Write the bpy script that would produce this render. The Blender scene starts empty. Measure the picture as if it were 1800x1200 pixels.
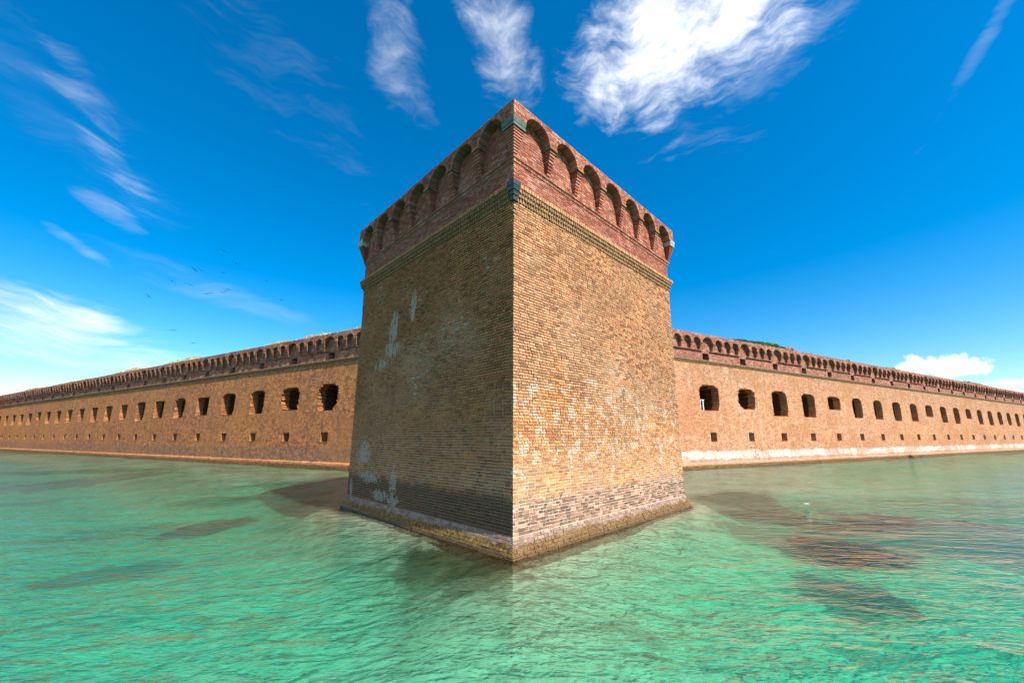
import bpy, math, random
import numpy as np
from mathutils import Vector, Matrix

random.seed(7)
RNG = np.random.default_rng(11)
SC = bpy.context.scene
COL = SC.collection
R = math.radians

# ------------------------------------------------------------------ camera, sky, sun, exposure
CAM_H, CAM_F, CAM_P, CAM_YAW, CAM_CX, CAM_CY = 3.081, 684.1, 0.1946, -0.0136, 911.4, 633.9
cam = bpy.data.cameras.new('camera')
cam.sensor_fit = 'HORIZONTAL'
cam.sensor_width = 36.0
cam.lens = 36.0 * CAM_F / 1800.0
cam.shift_x = (900.0 - CAM_CX) / 1800.0
cam.shift_y = (CAM_CY - 600.0) / 1800.0
cam.clip_start = 0.05
cam.clip_end = 9000
cam_o = bpy.data.objects.new('camera', cam)
COL.objects.link(cam_o)
cam_o.location = (0, 0, CAM_H)
cam_o.rotation_euler = (math.pi / 2 + CAM_P, 0, CAM_YAW)
SC.camera = cam_o

SUN_A, SUN_E = R(46.5), R(47.0)          # azimuth to the right of "behind the camera", elevation
SUN_DIR = Vector((math.sin(SUN_A) * math.cos(SUN_E), -math.cos(SUN_A) * math.cos(SUN_E), math.sin(SUN_E)))
sun = bpy.data.lights.new('sun', 'SUN')
sun.energy = 5.0
sun.angle = R(0.53)
sun.color = (1.0, 0.94, 0.84)
sun_o = bpy.data.objects.new('sun', sun)
COL.objects.link(sun_o)
sun_o.rotation_euler = (-SUN_DIR).to_track_quat('-Z', 'Y').to_euler()
sun_o.location = (40, -40, 60)

SC.view_settings.view_transform = 'Standard'
SC.view_settings.look = 'None'
SC.view_settings.gamma = 1.0
SC.view_settings.exposure = 0.92
SC.view_settings.use_curve_mapping = False
SC.render.engine = 'CYCLES'
SC.cycles.use_denoising = True
SC.cycles.use_adaptive_sampling = True
SC.cycles.adaptive_threshold = 0.02
SC.cycles.max_bounces = 6
SC.cycles.diffuse_bounces = 2
SC.cycles.glossy_bounces = 2
SC.cycles.transmission_bounces = 4
SC.cycles.transparent_max_bounces = 10
SC.cycles.volume_bounces = 0
SC.cycles.caustics_reflective = False
SC.cycles.caustics_refractive = False
SC.cycles.sample_clamp_indirect = 4.0


# ------------------------------------------------------------------ node helpers
class NT:
    """thin wrapper that makes node code short"""
    def __init__(s, tree):
        s.t = tree
        s.n = tree.nodes
        s.l = tree.links

    def put(s, sock, v):
        if v is None:
            return
        if hasattr(v, 'is_output') or isinstance(v, bpy.types.NodeSocket):
            s.l.new(v, sock)
        else:
            if isinstance(v, (tuple, list)) and hasattr(sock.default_value, '__len__') and len(sock.default_value) == 4 and len(v) == 3:
                v = (*v, 1.0)
            sock.default_value = v

    def math(s, op, a, b=None, c=None, clamp=False):
        n = s.n.new('ShaderNodeMath')
        n.operation = op
        n.use_clamp = clamp
        for i, v in enumerate((a, b, c)):
            s.put(n.inputs[i], v)
        return n.outputs[0]

    def add(s, a, b): return s.math('ADD', a, b)
    def sub(s, a, b): return s.math('SUBTRACT', a, b)
    def mul(s, a, b): return s.math('MULTIPLY', a, b)
    def mx(s, a, b): return s.math('MAXIMUM', a, b)
    def mn(s, a, b): return s.math('MINIMUM', a, b)

    def ss(s, v, lo, hi):
        n = s.n.new('ShaderNodeMapRange')
        n.interpolation_type = 'SMOOTHSTEP'
        s.put(n.inputs['Value'], v)
        n.inputs['From Min'].default_value = lo
        n.inputs['From Max'].default_value = hi
        return n.outputs[0]

    def lin(s, v, a, b, c, d):
        n = s.n.new('ShaderNodeMapRange')
        s.put(n.inputs['Value'], v)
        for k, x in zip(('From Min', 'From Max', 'To Min', 'To Max'), (a, b, c, d)):
            n.inputs[k].default_value = x
        return n.outputs[0]

    def noise(s, vec, scale, detail=3.0, rough=0.55, dist=0.0):
        n = s.n.new('ShaderNodeTexNoise')
        s.put(n.inputs['Vector'], vec)
        n.inputs['Scale'].default_value = scale
        n.inputs['Detail'].default_value = detail
        n.inputs['Roughness'].default_value = rough
        n.inputs['Distortion'].default_value = dist
        return n.outputs['Fac']

    def comb(s, x, y, z=0.0):
        n = s.n.new('ShaderNodeCombineXYZ')
        for i, v in enumerate((x, y, z)):
            s.put(n.inputs[i], v)
        return n.outputs[0]

    def sep(s, v):
        n = s.n.new('ShaderNodeSeparateXYZ')
        s.put(n.inputs[0], v)
        return n.outputs

    def mapping(s, vec, loc=(0, 0, 0), rot=(0, 0, 0), scale=(1, 1, 1)):
        n = s.n.new('ShaderNodeMapping')
        s.put(n.inputs[0], vec)
        n.inputs['Location'].default_value = loc
        n.inputs['Rotation'].default_value = rot
        n.inputs['Scale'].default_value = scale
        return n.outputs[0]

    def mix(s, f, a, b, mode='MIX'):
        n = s.n.new('ShaderNodeMix')
        n.data_type = 'RGBA'
        n.blend_type = mode
        n.clamp_factor = True
        s.put(n.inputs['Factor'], f)
        s.put(n.inputs[6], a)
        s.put(n.inputs[7], b)
        return n.outputs[2]

    def ramp(s, v, stops, interp='LINEAR'):
        n = s.n.new('ShaderNodeValToRGB')
        n.color_ramp.interpolation = interp
        e = n.color_ramp.elements
        while len(e) < len(stops):
            e.new(0.5)
        for q, (p, c) in zip(e, stops):
            q.position = p
            q.color = (*c, 1.0)
        s.put(n.inputs[0], v)
        return n.outputs[0]

    def pos(s):
        return s.n.new('ShaderNodeNewGeometry').outputs['Position']

    def attr(s, name):
        n = s.n.new('ShaderNodeAttribute')
        n.attribute_name = name
        return n.outputs['Fac']

    def bump(s, h, strength=0.5, dist=0.01, normal=None):
        n = s.n.new('ShaderNodeBump')
        n.inputs['Strength'].default_value = strength
        n.inputs['Distance'].default_value = dist
        s.put(n.inputs['Height'], h)
        if normal is not None:
            s.put(n.inputs['Normal'], normal)
        return n.outputs[0]

    def blob(s, u, v, cu, cv, ru, rv):
        """soft elliptical mask, 1 in the middle, 0 at the rim"""
        a = s.math('POWER', s.mul(s.sub(u, cu), 1.0 / ru), 2.0)
        b = s.math('POWER', s.mul(s.sub(v, cv), 1.0 / rv), 2.0)
        return s.math('SUBTRACT', 1.0, s.add(a, b), clamp=True)


def material(name):
    m = bpy.data.materials.new(name)
    m.use_nodes = True
    nt = NT(m.node_tree)
    b = nt.n['Principled BSDF']
    b.inputs['Roughness'].default_value = 0.9
    b.inputs['Specular IOR Level'].default_value = 0.15
    return m, nt, b


# ------------------------------------------------------------------ sky
def pix_dir(px, py):
    x, up = (px - CAM_CX) / CAM_F, (CAM_CY - py) / CAM_F
    fw = math.cos(CAM_P) - up * math.sin(CAM_P)
    uz = math.sin(CAM_P) + up * math.cos(CAM_P)
    c, s_ = math.cos(CAM_YAW), math.sin(CAM_YAW)
    v = Vector((c * x - s_ * fw, s_ * x + c * fw, uz))
    return v.normalized()


def azel(px, py):
    d = pix_dir(px, py)
    return math.degrees(math.atan2(d.x, d.y)), math.degrees(math.asin(d.z))


world = bpy.data.worlds.new('World')
SC.world = world
world.use_nodes = True
world.cycles.sampling_method = 'MANUAL'
world.cycles.sample_map_resolution = 256


def build_world():
    nt = NT(world.node_tree)
    bg = nt.n['Background']
    sky = nt.n.new('ShaderNodeTexSky')
    sky.sky_type = 'NISHITA'
    sky.sun_disc = False
    sky.sun_elevation = SUN_E
    sky.sun_rotation = math.pi - SUN_A
    sky.air_density = 1.0
    sky.dust_density = 0.25
    sky.ozone_density = 2.2
    hs = nt.n.new('ShaderNodeHueSaturation')
    hs.inputs['Hue'].default_value = 0.497
    hs.inputs['Saturation'].default_value = 1.55
    hs.inputs['Value'].default_value = 0.88
    nt.l.new(sky.outputs[0], hs.inputs['Color'])
    col = hs.outputs[0]
    d = nt.n.new('ShaderNodeTexCoord').outputs['Generated']
    x, y, z = nt.sep(d)
    az = nt.mul(nt.math('ARCTAN2', x, y), 57.29578)
    el = nt.mul(nt.math('ARCSINE', z), 57.29578)
    p = nt.comb(az, el, 0.0)

    wv = nt.n.new('ShaderNodeTexNoise')
    nt.put(wv.inputs['Vector'], p)
    wv.inputs['Scale'].default_value = 0.12
    wv.inputs['Detail'].default_value = 2.0
    warp = nt.n.new('ShaderNodeVectorMath')
    warp.operation = 'MULTIPLY_ADD'
    nt.put(warp.inputs[0], wv.outputs['Color'])
    warp.inputs[1].default_value = (5.0, 5.0, 0.0)
    nt.put(warp.inputs[2], p)
    pw = warp.outputs[0]
    # two grains shared by all clouds: combed-out cirrus and soft heaps
    comb_n = nt.noise(nt.mapping(pw, rot=(0, 0, R(38)), scale=(0.10, 0.50, 1)), 1.0, 6.0, 0.62, 0.15)
    flat_n = nt.noise(nt.mapping(pw, rot=(0, 0, R(4)), scale=(0.06, 0.34, 1)), 1.0, 6.0, 0.60, 0.1)
    heap_n = nt.noise(nt.mapping(pw, loc=(3, 9, 0), rot=(0, 0, R(-30)), scale=(0.10, 0.21, 1)), 1.0, 7.0, 0.62, 0.2)
    puff_n = nt.noise(p, 0.55, 6.0, 0.55)
    FIELD = dict(c=comb_n, f=flat_n, h=heap_n, p=puff_n, w=nt.add(nt.mul(heap_n, .62), nt.mul(comb_n, .38)))
    tone = nt.lin(heap_n, .38, .60, .72, 1.05)      # thin and thick parts of the cloud differ in brightness

    def cloud(px, py, rx, ry, rot, field, thr, soft, dens, bright=1.0):
        """a patch of cloud at a direction of the sky: centre, radii in degrees, lean, grain"""
        nonlocal col
        ca, ce = azel(px, py)
        dx, dy = nt.sub(az, ca), nt.sub(el, ce)
        c, s_ = math.cos(R(rot)), math.sin(R(rot))
        u = nt.add(nt.mul(dx, c), nt.mul(dy, s_))
        v = nt.sub(nt.mul(dy, c), nt.mul(dx, s_))
        m = nt.blob(u, v, 0, 0, rx, ry)
        val = nt.add(FIELD[field], nt.mul(nt.sub(m, 1.0), 0.40))
        a = nt.mul(nt.ss(val, thr, thr + soft), dens)
        a = nt.mul(a, nt.ss(m, 0.0, 0.35))
        k = 5.6 * bright
        sc_ = nt.n.new('ShaderNodeVectorMath')
        sc_.operation = 'SCALE'
        sc_.inputs[0].default_value = (k, k * 1.02, k * 1.06)
        nt.put(sc_.inputs['Scale'], tone)
        col = nt.mix(a, col, sc_.outputs[0])

    # high streaks left
    cloud(60, 150, 24, 7, -35, 'c', 0.36, 0.6, 0.07)
    cloud(165, 215, 14, 3.0, -50, 'c', 0.38, 0.50, 0.24)
    cloud(205, 300, 8, 3.5, -48, 'c', 0.42, 0.45, 0.15)
    cloud(196, 372, 4.8, 1.6, -26, 'c', 0.28, 0.55, 0.28)
    cloud(142, 434, 4.4, .8, -26, 'c', 0.26, 0.55, 0.28)
    # low bank left
    cloud(0, 540, 17, 3.2, -6, 'f', 0.25, 0.40, 0.90)
    cloud(90, 612, 25, 2.4, -2, 'f', 0.25, 0.44, 0.68)
    cloud(10, 672, 22, 3.0, 0, 'f', 0.28, 0.45, 0.15)
    cloud(420, 530, 18, 2.4, -12, 'f', 0.30, 0.5, 0.14)
    # top cirrus and the bright cloud
    cloud(480, 110, 26, 10, -30, 'c', 0.38, 0.5, 0.07)
    cloud(690, 75, 17, 7, -52, 'w', 0.33, 0.46, 0.40)
    cloud(868, 28, 17, 8, -48, 'w', 0.28, 0.44, 0.58)
    cloud(1205, 45, 26, 10.5, 4, 'w', 0.23, 0.42, 0.97, 1.12)
    cloud(1380, 0, 30, 10, 22, 'c', 0.30, 0.5, 0.26)
    # fair-weather cumulus low on the right, and a thin trail
    cloud(1652, 644, 5.0, 1.75, -3, 'p', 0.27, 0.14, 0.92, 1.0)
    cloud(1800, 678, 4.2, 1.3, 0, 'p', 0.28, 0.25, 0.6)
    cloud(1640, 678, 10, 1.2, 0, 'f', 0.30, 0.35, 0.35)
    cloud(1735, 65, 10.0, 0.9, 46, 'c', 0.24, 0.6, 0.16)
    # broken cloud added out of view as neutral fill for the shaded face
    fill_cloud = nt.noise(nt.mapping(d, scale=(1.0, 1.0, 1.7)), 2.3, 5.0, 0.58, 0.3)
    rest = nt.mx(nt.ss(y, 0.42, 0.10), nt.ss(z, 0.84, 0.92))
    rest = nt.mul(rest, nt.ss(z, 0.0, 0.06))
    col = nt.mix(nt.mul(nt.ss(fill_cloud, 0.485, 0.63), nt.mul(rest, 0.85)), col, (6.6, 6.75, 7.0))
    nt.l.new(col, bg.inputs['Color'])
    bg.inputs['Strength'].default_value = 0.125


build_world()


# ------------------------------------------------------------------ materials
Z_C0, Z_C1 = 10.39, 10.94                # cornice of the bastion


def on_left_face(px, py):
    """(metres along the shaded face from the salient, height) of a spot seen in the photograph"""
    d = pix_dir(px, py)
    k = 11.0 / (d.y + d.x / math.tan(0.7685))
    return abs(d.x * k) * 1.4142, d.z * k + CAM_H


def tower_brick_material():
    """individual bricks of the bastion: each brick its own tone, weather stains by place on the wall"""
    m, nt, b = material('bastion_brick')
    P = nt.pos()
    x, y, z = nt.sep(P)
    u = nt.mul(nt.math('ABSOLUTE', x), 1.4142)                 # metres along a face from the salient
    right = nt.math('GREATER_THAN', x, 0.0)
    oi = nt.n.new('ShaderNodeObjectInfo').outputs['Random']
    r1 = nt.math('FRACT', nt.add(nt.attr('tone'), oi))
    r2 = nt.math('FRACT', nt.mul(r1, 37.7))
    n_big = nt.noise(P, 0.55, 4, 0.6)
    n_mid = nt.noise(P, 2.3, 4, 0.6)
    n_fine = nt.noise(P, 38.0, 3, 0.6)
    tan = nt.ramp(r1, [(0.0, (0.20, 0.085, 0.04)), (0.22, (0.44, 0.18, 0.08)), (0.48, (0.61, 0.28, 0.125)),
                       (0.72, (0.72, 0.37, 0.175)), (0.88, (0.60, 0.22, 0.115)), (1.0, (0.76, 0.45, 0.25))])
    # orange brick lower down, buff brick higher up
    orange = nt.ramp(r1, [(0.0, (0.32, 0.10, 0.04)), (0.3, (0.56, 0.185, 0.055)), (0.6, (0.66, 0.265, 0.07)),
                          (0.85, (0.68, 0.34, 0.11)), (1.0, (0.58, 0.31, 0.19))])
    low = nt.ss(nt.add(z, nt.mul(nt.sub(n_big, 0.5), 6.0)), 5.6, 2.6)
    c = nt.mix(low, tan, orange)
    dull = nt.mix(nt.mul(nt.ss(nt.add(n_big, nt.mul(r2, 0.12)), 0.40, 0.66), 0.5), c, (0.36, 0.22, 0.12))
    c = dull
    # lime bloom on single bricks
    wz = nt.mul(nt.ss(z, 1.2, 2.8), nt.ss(z, 6.6, 4.4))
    wn = nt.mul(wz, nt.ss(n_mid, 0.44, 0.66))
    white_r = nt.math('GREATER_THAN', nt.add(nt.mul(wn, 0.8), nt.mul(r2, 0.42)), 0.70)
    c = nt.mix(nt.mul(nt.mul(white_r, right), 0.55), c, (0.74, 0.58, 0.46))
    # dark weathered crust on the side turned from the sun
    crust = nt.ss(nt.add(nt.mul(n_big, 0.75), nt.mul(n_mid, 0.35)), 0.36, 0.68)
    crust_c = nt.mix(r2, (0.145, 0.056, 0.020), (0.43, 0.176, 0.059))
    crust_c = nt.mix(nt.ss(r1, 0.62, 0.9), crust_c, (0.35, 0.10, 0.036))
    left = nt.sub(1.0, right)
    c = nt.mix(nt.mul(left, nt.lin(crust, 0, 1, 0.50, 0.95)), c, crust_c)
    # tide mark: dark band above the plinth
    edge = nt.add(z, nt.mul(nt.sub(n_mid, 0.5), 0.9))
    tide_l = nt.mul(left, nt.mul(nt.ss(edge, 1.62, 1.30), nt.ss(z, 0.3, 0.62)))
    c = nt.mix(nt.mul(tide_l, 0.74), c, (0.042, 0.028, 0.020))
    tide_r = nt.mul(right, nt.mul(nt.ss(edge, 1.55, 1.2), nt.ss(z, 0.25, 0.6)))
    tr_c = nt.ramp(r2, [(0, (0.07, 0.055, 0.05)), (0.35, (0.17, 0.10, 0.075)), (0.7, (0.36, 0.19, 0.13)), (1, (0.50, 0.36, 0.27))])
    c = nt.mix(nt.mul(tide_r, 0.85), c, tr_c)
    # lime runs and old render on the shaded face
    rag = nt.noise(nt.comb(nt.mul(u, 7.0), nt.mul(z, 1.1), 0.0), 1.0, 4, 0.65)
    rag2 = nt.noise(P, 5.5, 5, 0.65)
    st = None
    for (px, py, ru, rv, k, th) in ((727, 535, 0.24, 0.75, 0, 0.50), (693, 578, 0.60, 0.85, 0, 0.55), (688, 615, 0.8, 0.5, 0, 0.60), (672, 640, 1.1, 0.4, 0, .72),
                                (640, 797, 0.95, 0.75, 1, 0.64), (648, 838, 1.3, 0.32, 1, 0.56), (691, 848, 0.36, 0.75, 1, 0.50),
                                (665, 869, 0.9, 0.26, 1, 0.50), (690, 879, 0.55, 0.24, 1, 0.50), (617, 855, 0.18, 0.45, 1, 0.46)):
        cu, cv = on_left_face(px, py)
        bm_ = nt.blob(u, z, cu, cv, ru, rv)
        mm = nt.ss(nt.add(nt.mul(bm_, 0.6), nt.mul(nt.sub(rag if k == 0 else rag2, .5), 2.6)), th - .32, th - .12)
        mm = nt.mul(mm, nt.ss(bm_, 0.0, 0.1))
        mm = nt.mul(mm, .92 if k == 0 else .62)
        st = mm if st is None else nt.mx(st, mm)
    c = nt.mix(nt.mul(nt.mul(st, left), 0.78), c, (0.56, 0.52, 0.46))
    # faint pale wash across the middle of that face
    wash = nt.mul(nt.blob(u, z, 5.5, 6.3, 6.0, 1.1), nt.ss(nt.add(n_mid, nt.mul(r2, 0.3)), 0.5, 0.85))
    c = nt.mix(nt.mul(nt.mul(wash, left), 0.5), c, (0.46, 0.31, 0.17))
    # red pressed brick of the parapet
    red = nt.ramp(r1, [(0.0, (0.22, 0.055, 0.035)), (0.3, (0.33, 0.095, 0.055)), (0.65, (0.42, 0.135, 0.08)), (0.9, (0.47, 0.18, 0.11)), (1.0, (0.52, 0.28, 0.2))])
    rb = nt.ss(nt.add(n_mid, nt.mul(r2, 0.22)), 0.66, 0.82)
    red = nt.mix(nt.mul(rb, 0.45), red, (0.56, 0.42, 0.36))
    red = nt.mix(nt.mul(nt.ss(n_big, 0.45, 0.7), 0.4), red, (0.17, 0.06, 0.045))
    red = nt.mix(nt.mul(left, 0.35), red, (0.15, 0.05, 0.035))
    c = nt.mix(nt.math('GREATER_THAN', z, Z_C1 + .01), c, red)
    corn = nt.mul(nt.math('GREATER_THAN', z, Z_C0 - .01), nt.math('LESS_THAN', z, Z_C1 + .01))
    ctan = nt.mix(r2, (0.20, 0.105, 0.045), (0.36, 0.195, 0.085))
    ctan = nt.mix(nt.math('GREATER_THAN', z, 10.80), ctan, nt.mix(r2, (0.42, 0.20, 0.09), (0.60, 0.32, 0.15)))
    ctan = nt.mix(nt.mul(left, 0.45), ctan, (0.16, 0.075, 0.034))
    c = nt.mix(nt.mul(corn, 0.85), c, ctan)
    # plinth: grey-purple brick, yellow-brown weed near the water
    pl = nt.ss(z, 0.53, 0.47)
    plc = nt.mix(r2, (0.20, 0.13, 0.10), (0.36, 0.25, 0.19))
    c = nt.mix(pl, c, plc)
    weed = nt.ss(nt.add(z, nt.mul(nt.sub(n_mid, 0.5), 0.30)), 0.36, 0.24)
    wc = nt.mix(nt.ss(nt.noise(P, 9.0, 4, 0.7), 0.38, 0.62), (0.085, 0.038, 0.012), nt.mix(right, (0.29, 0.175, 0.022), (0.20, 0.115, 0.03)))
    c = nt.mix(nt.mul(weed, 0.9), c, wc)
    wet = nt.ss(nt.add(z, nt.mul(nt.sub(n_mid, 0.5), 0.1)), 0.12, 0.04)
    c = nt.mix(wet, c, (0.115, 0.066, 0.026))
    c = nt.mix(nt.lin(n_fine, 0.3, 0.75, 0.0, 0.34), c, (0.12, 0.08, 0.05))
    nt.l.new(c, b.inputs['Base Color'])
    h = nt.add(nt.mul(nt.noise(P, 60.0, 3, 0.7), 0.6), nt.noise(P, 22.0, 3, 0.6))
    nt.l.new(nt.bump(h, 0.6, 0.006), b.inputs['Normal'])
    nt.put(b.inputs['Roughness'], nt.lin(nt.ss(z, 0.2, 0.05), 0, 1, 0.92, 0.45))
    return m


def mortar_material():
    m, nt, b = material('lime_mortar')
    P = nt.pos()
    x, y, z = nt.sep(P)
    n = nt.noise(P, 1.3, 5, 0.6)
    n2 = nt.noise(P, 14.0, 4, 0.65)
    c = nt.mix(nt.ss(n, 0.35, 0.65), (0.50, 0.43, 0.34), (0.66, 0.57, 0.46))
    upper = nt.ss(z, 3.0, 5.0)
    c = nt.mix(nt.mul(upper, 0.75), c, (0.33, 0.25, 0.165))
    c = nt.mix(nt.mul(nt.math('GREATER_THAN', z, 10.94), 0.7), c, (0.50, 0.36, 0.30))
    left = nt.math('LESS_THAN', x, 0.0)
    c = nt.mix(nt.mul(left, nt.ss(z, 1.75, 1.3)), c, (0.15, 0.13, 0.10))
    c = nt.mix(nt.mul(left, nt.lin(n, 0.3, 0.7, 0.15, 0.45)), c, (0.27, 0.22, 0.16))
    c = nt.mix(nt.ss(nt.add(z, nt.mul(n2, 0.2)), 0.65, 0.5), c, (0.27, 0.19, 0.12))
    c = nt.mix(nt.ss(nt.add(z, nt.mul(n2, 0.2)), 0.34, 0.2), c, (0.10, 0.055, 0.018))
    c = nt.mix(nt.lin(n2, 0.3, 0.7, 0.0, 0.35), c, (0.2, 0.16, 0.12))
    nt.l.new(c, b.inputs['Base Color'])
    nt.l.new(nt.bump(n2, 0.5, 0.01), b.inputs['Normal'])
    return m


def wall_brick_material(name, side, red):
    """brickwork too far away to tell the bricks apart: bond pattern in the material"""
    m, nt, b = material(name)
    uv = nt.n.new('ShaderNodeUVMap').outputs[0]
    P = nt.pos()
    z = nt.sep(P)[2]
    su, sv, _ = nt.sep(uv)
    br = nt.n.new('ShaderNodeTexBrick')
    wob = nt.comb(su, nt.add(sv, nt.mul(nt.sub(nt.noise(uv, 0.8, 2), 0.5), 0.03)), 0)
    nt.put(br.inputs['Vector'], wob)
    br.offset = 0.5
    br.inputs['Scale'].default_value = 1.0
    br.inputs['Mortar Size'].default_value = 0.011
    br.inputs['Mortar Smooth'].default_value = 0.3
    br.inputs['Bias'].default_value = 0.0
    br.inputs['Brick Width'].default_value = 0.25
    br.inputs['Row Height'].default_value = 0.09
    br.inputs['Color1'].default_value = (0, 0, 0, 1)
    br.inputs['Color2'].default_value = (1, 1, 1, 1)
    br.inputs['Mortar'].default_value = (0.5, 0.5, 0.5, 1)
    r1 = nt.sep(br.outputs['Color'])[0]
    mort = br.outputs['Fac']
    n_big = nt.noise(P, 0.16, 4, 0.6)
    n_mid = nt.noise(P, 0.9, 5, 0.65)
    n_sm = nt.noise(P, 5.5, 4, 0.7)
    if red:
        c = nt.ramp(r1, [(0.0, (0.27, 0.075, 0.045)), (0.5, (0.38, 0.125, 0.075)), (1.0, (0.47, 0.19, 0.12))])
        c = nt.mix(nt.mul(nt.ss(nt.add(nt.mul(n_mid, 0.7), nt.mul(n_sm, 0.4)), 0.56, 0.72), 0.5), c, (0.54, 0.40, 0.34))
        c = nt.mix(nt.mul(nt.ss(n_big, 0.45, 0.65), 0.4), c, (0.2, 0.075, 0.05))
        mc = (0.45, 0.30, 0.24)
    elif side > 0:
        c = nt.ramp(r1, [(0.0, (0.28, 0.095, 0.045)), (0.35, (0.60, 0.235, 0.115)), (0.7, (0.74, 0.33, 0.165)), (1.0, (0.82, 0.46, 0.26))])
        c = nt.mix(nt.mul(nt.ss(n_big, 0.40, 0.62), 0.5), c, (0.66, 0.28, 0.10))
        hi = nt.mul(nt.ss(nt.add(z, nt.mul(nt.sub(n_big, .5), 3)), 8.0, 9.6), nt.ss(n_sm, 0.40, 0.62))
        c = nt.mix(nt.mul(hi, 0.55), c, (0.26, 0.17, 0.11))
        c = nt.mix(nt.mul(nt.ss(nt.add(nt.mul(n_mid, 0.8), nt.mul(n_sm, 0.35)), 0.62, 0.80), 0.55), c, (0.68, 0.56, 0.44))
        # streaks of lime below the openings
        strk = nt.noise(nt.comb(nt.mul(su, 1.1), nt.mul(sv, 0.10), 0), 1.0, 4, 0.6)
        c = nt.mix(nt.mul(nt.ss(strk, 0.58, 0.72), 0.40), c, (0.66, 0.52, 0.40))
        e = nt.add(z, nt.mul(nt.sub(n_mid, 0.5), 0.9))
        salt = nt.mul(nt.ss(e, 1.75, 1.55), nt.ss(e, 0.72, 0.95))
        salt = nt.mul(salt, nt.ss(nt.add(nt.mul(nt.noise(P, 6.0, 4, 0.75), 0.9), nt.mul(n_big, 0.5)), 0.54, 0.70))
        c = nt.mix(nt.mul(nt.ss(e, 1.9, 1.6), 0.35), c, (0.40, 0.33, 0.27))
        c = nt.mix(nt.mul(salt, 0.92), c, (0.82, 0.79, 0.76))
        mc = (0.55, 0.42, 0.29)
    else:
        c = nt.ramp(r1, [(0.0, (0.17, 0.05, 0.02)), (0.35, (0.43, 0.125, 0.042)), (0.7, (0.63, 0.20, 0.068)), (1.0, (0.80, 0.33, 0.125))])
        c = nt.mix(nt.mul(nt.ss(n_big, 0.42, 0.60), 0.65), c, (0.62, 0.24, 0.05))
        hi = nt.ss(nt.add(nt.mul(n_mid, 0.6), nt.mul(n_sm, 0.5)), 0.50, 0.68)
        c = nt.mix(nt.mul(hi, 0.45), c, (0.20, 0.12, 0.06))
        c = nt.mix(nt.mul(nt.ss(nt.noise(P, 1.7, 4, 0.7), 0.66, 0.74), 0.7), c, (0.72, 0.62, 0.5))
        e = nt.add(z, nt.mul(nt.sub(n_sm, 0.5), 0.12))
        tide = nt.mul(nt.ss(e, 1.98, 1.92), nt.ss(e, 0.55, 0.75))
        c = nt.mix(nt.mul(tide, 0.72), c, nt.mix(n_sm, (0.12, 0.07, 0.05), (0.36, 0.22, 0.15)))
        mc = (0.46, 0.34, 0.21)
    c = nt.mix(nt.mul(mort, 0.75), c, mc)
    # patchwork of repairs and weathering: lighter and darker fields, streaks running down
    mot = nt.noise(nt.mapping(P, scale=(1, 1, 1.6)), 1.7, 7, 0.82)
    c = nt.mix(nt.lin(mot, 0.50, 0.62, 0.0, 0.45 if side > 0 and not red else 0.82), c, (0.14, 0.068, 0.032) if not red else (0.12, 0.045, 0.03))
    c = nt.mix(nt.lin(mot, 0.47, 0.36, 0.0, 0.55 if side > 0 else 0.8), c, (0.86, 0.60, 0.40) if side > 0 else (0.80, 0.38, 0.16))
    if not red:
        fld = nt.noise(nt.comb(nt.mul(su, 0.16), nt.mul(sv, 0.22), 4.0), 1.0, 2, 0.5, 1.2)
        c = nt.mix(nt.lin(fld, 0.53, 0.56, 0.0, 0.42), c, (0.46, 0.20, 0.085))
        run = nt.noise(nt.comb(nt.mul(su, 2.6), nt.mul(sv, 0.16), 9.0), 1.0, 4, 0.65)
        c = nt.mix(nt.lin(run, 0.54, 0.66, 0.0, 0.28 if side > 0 else 0.5), c, (0.17, 0.105, 0.06))
    c = nt.mix(nt.lin(n_sm, 0.45, 0.8, 0.0, 0.45), c, (0.16, 0.10, 0.06))
    wet = nt.ss(nt.add(z, nt.mul(nt.sub(n_sm, 0.5), 0.15)), 0.42, 0.25)
    c = nt.mix(wet, c, nt.mix(nt.ss(n_sm, 0.4, 0.6), (0.10, 0.055, 0.022), (0.27, 0.16, 0.06)))
    nt.l.new(c, b.inputs['Base Color'])
    h = nt.add(nt.mul(nt.sub(1.0, mort), 1.0), nt.add(nt.add(nt.mul(n_sm, 0.8), nt.mul(mot, 3.0)), nt.mul(r1, 0.5)))
    nt.l.new(nt.bump(h, 1.0, 0.03), b.inputs['Normal'])
    return m


def simple_material(name, c1, c2, scale=6.0, rough=0.9, spec=0.15, bump=0.3, dist=0.01):
    m, nt, b = material(name)
    P = nt.pos()
    n = nt.noise(P, scale, 5, 0.65)
    nt.l.new(nt.mix(nt.ss(n, 0.3, 0.7), c1, c2), b.inputs['Base Color'])
    b.inputs['Roughness'].default_value = rough
    b.inputs['Specular IOR Level'].default_value = spec
    if bump:
        nt.l.new(nt.bump(n, bump, dist), b.inputs['Normal'])
    return m


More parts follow.
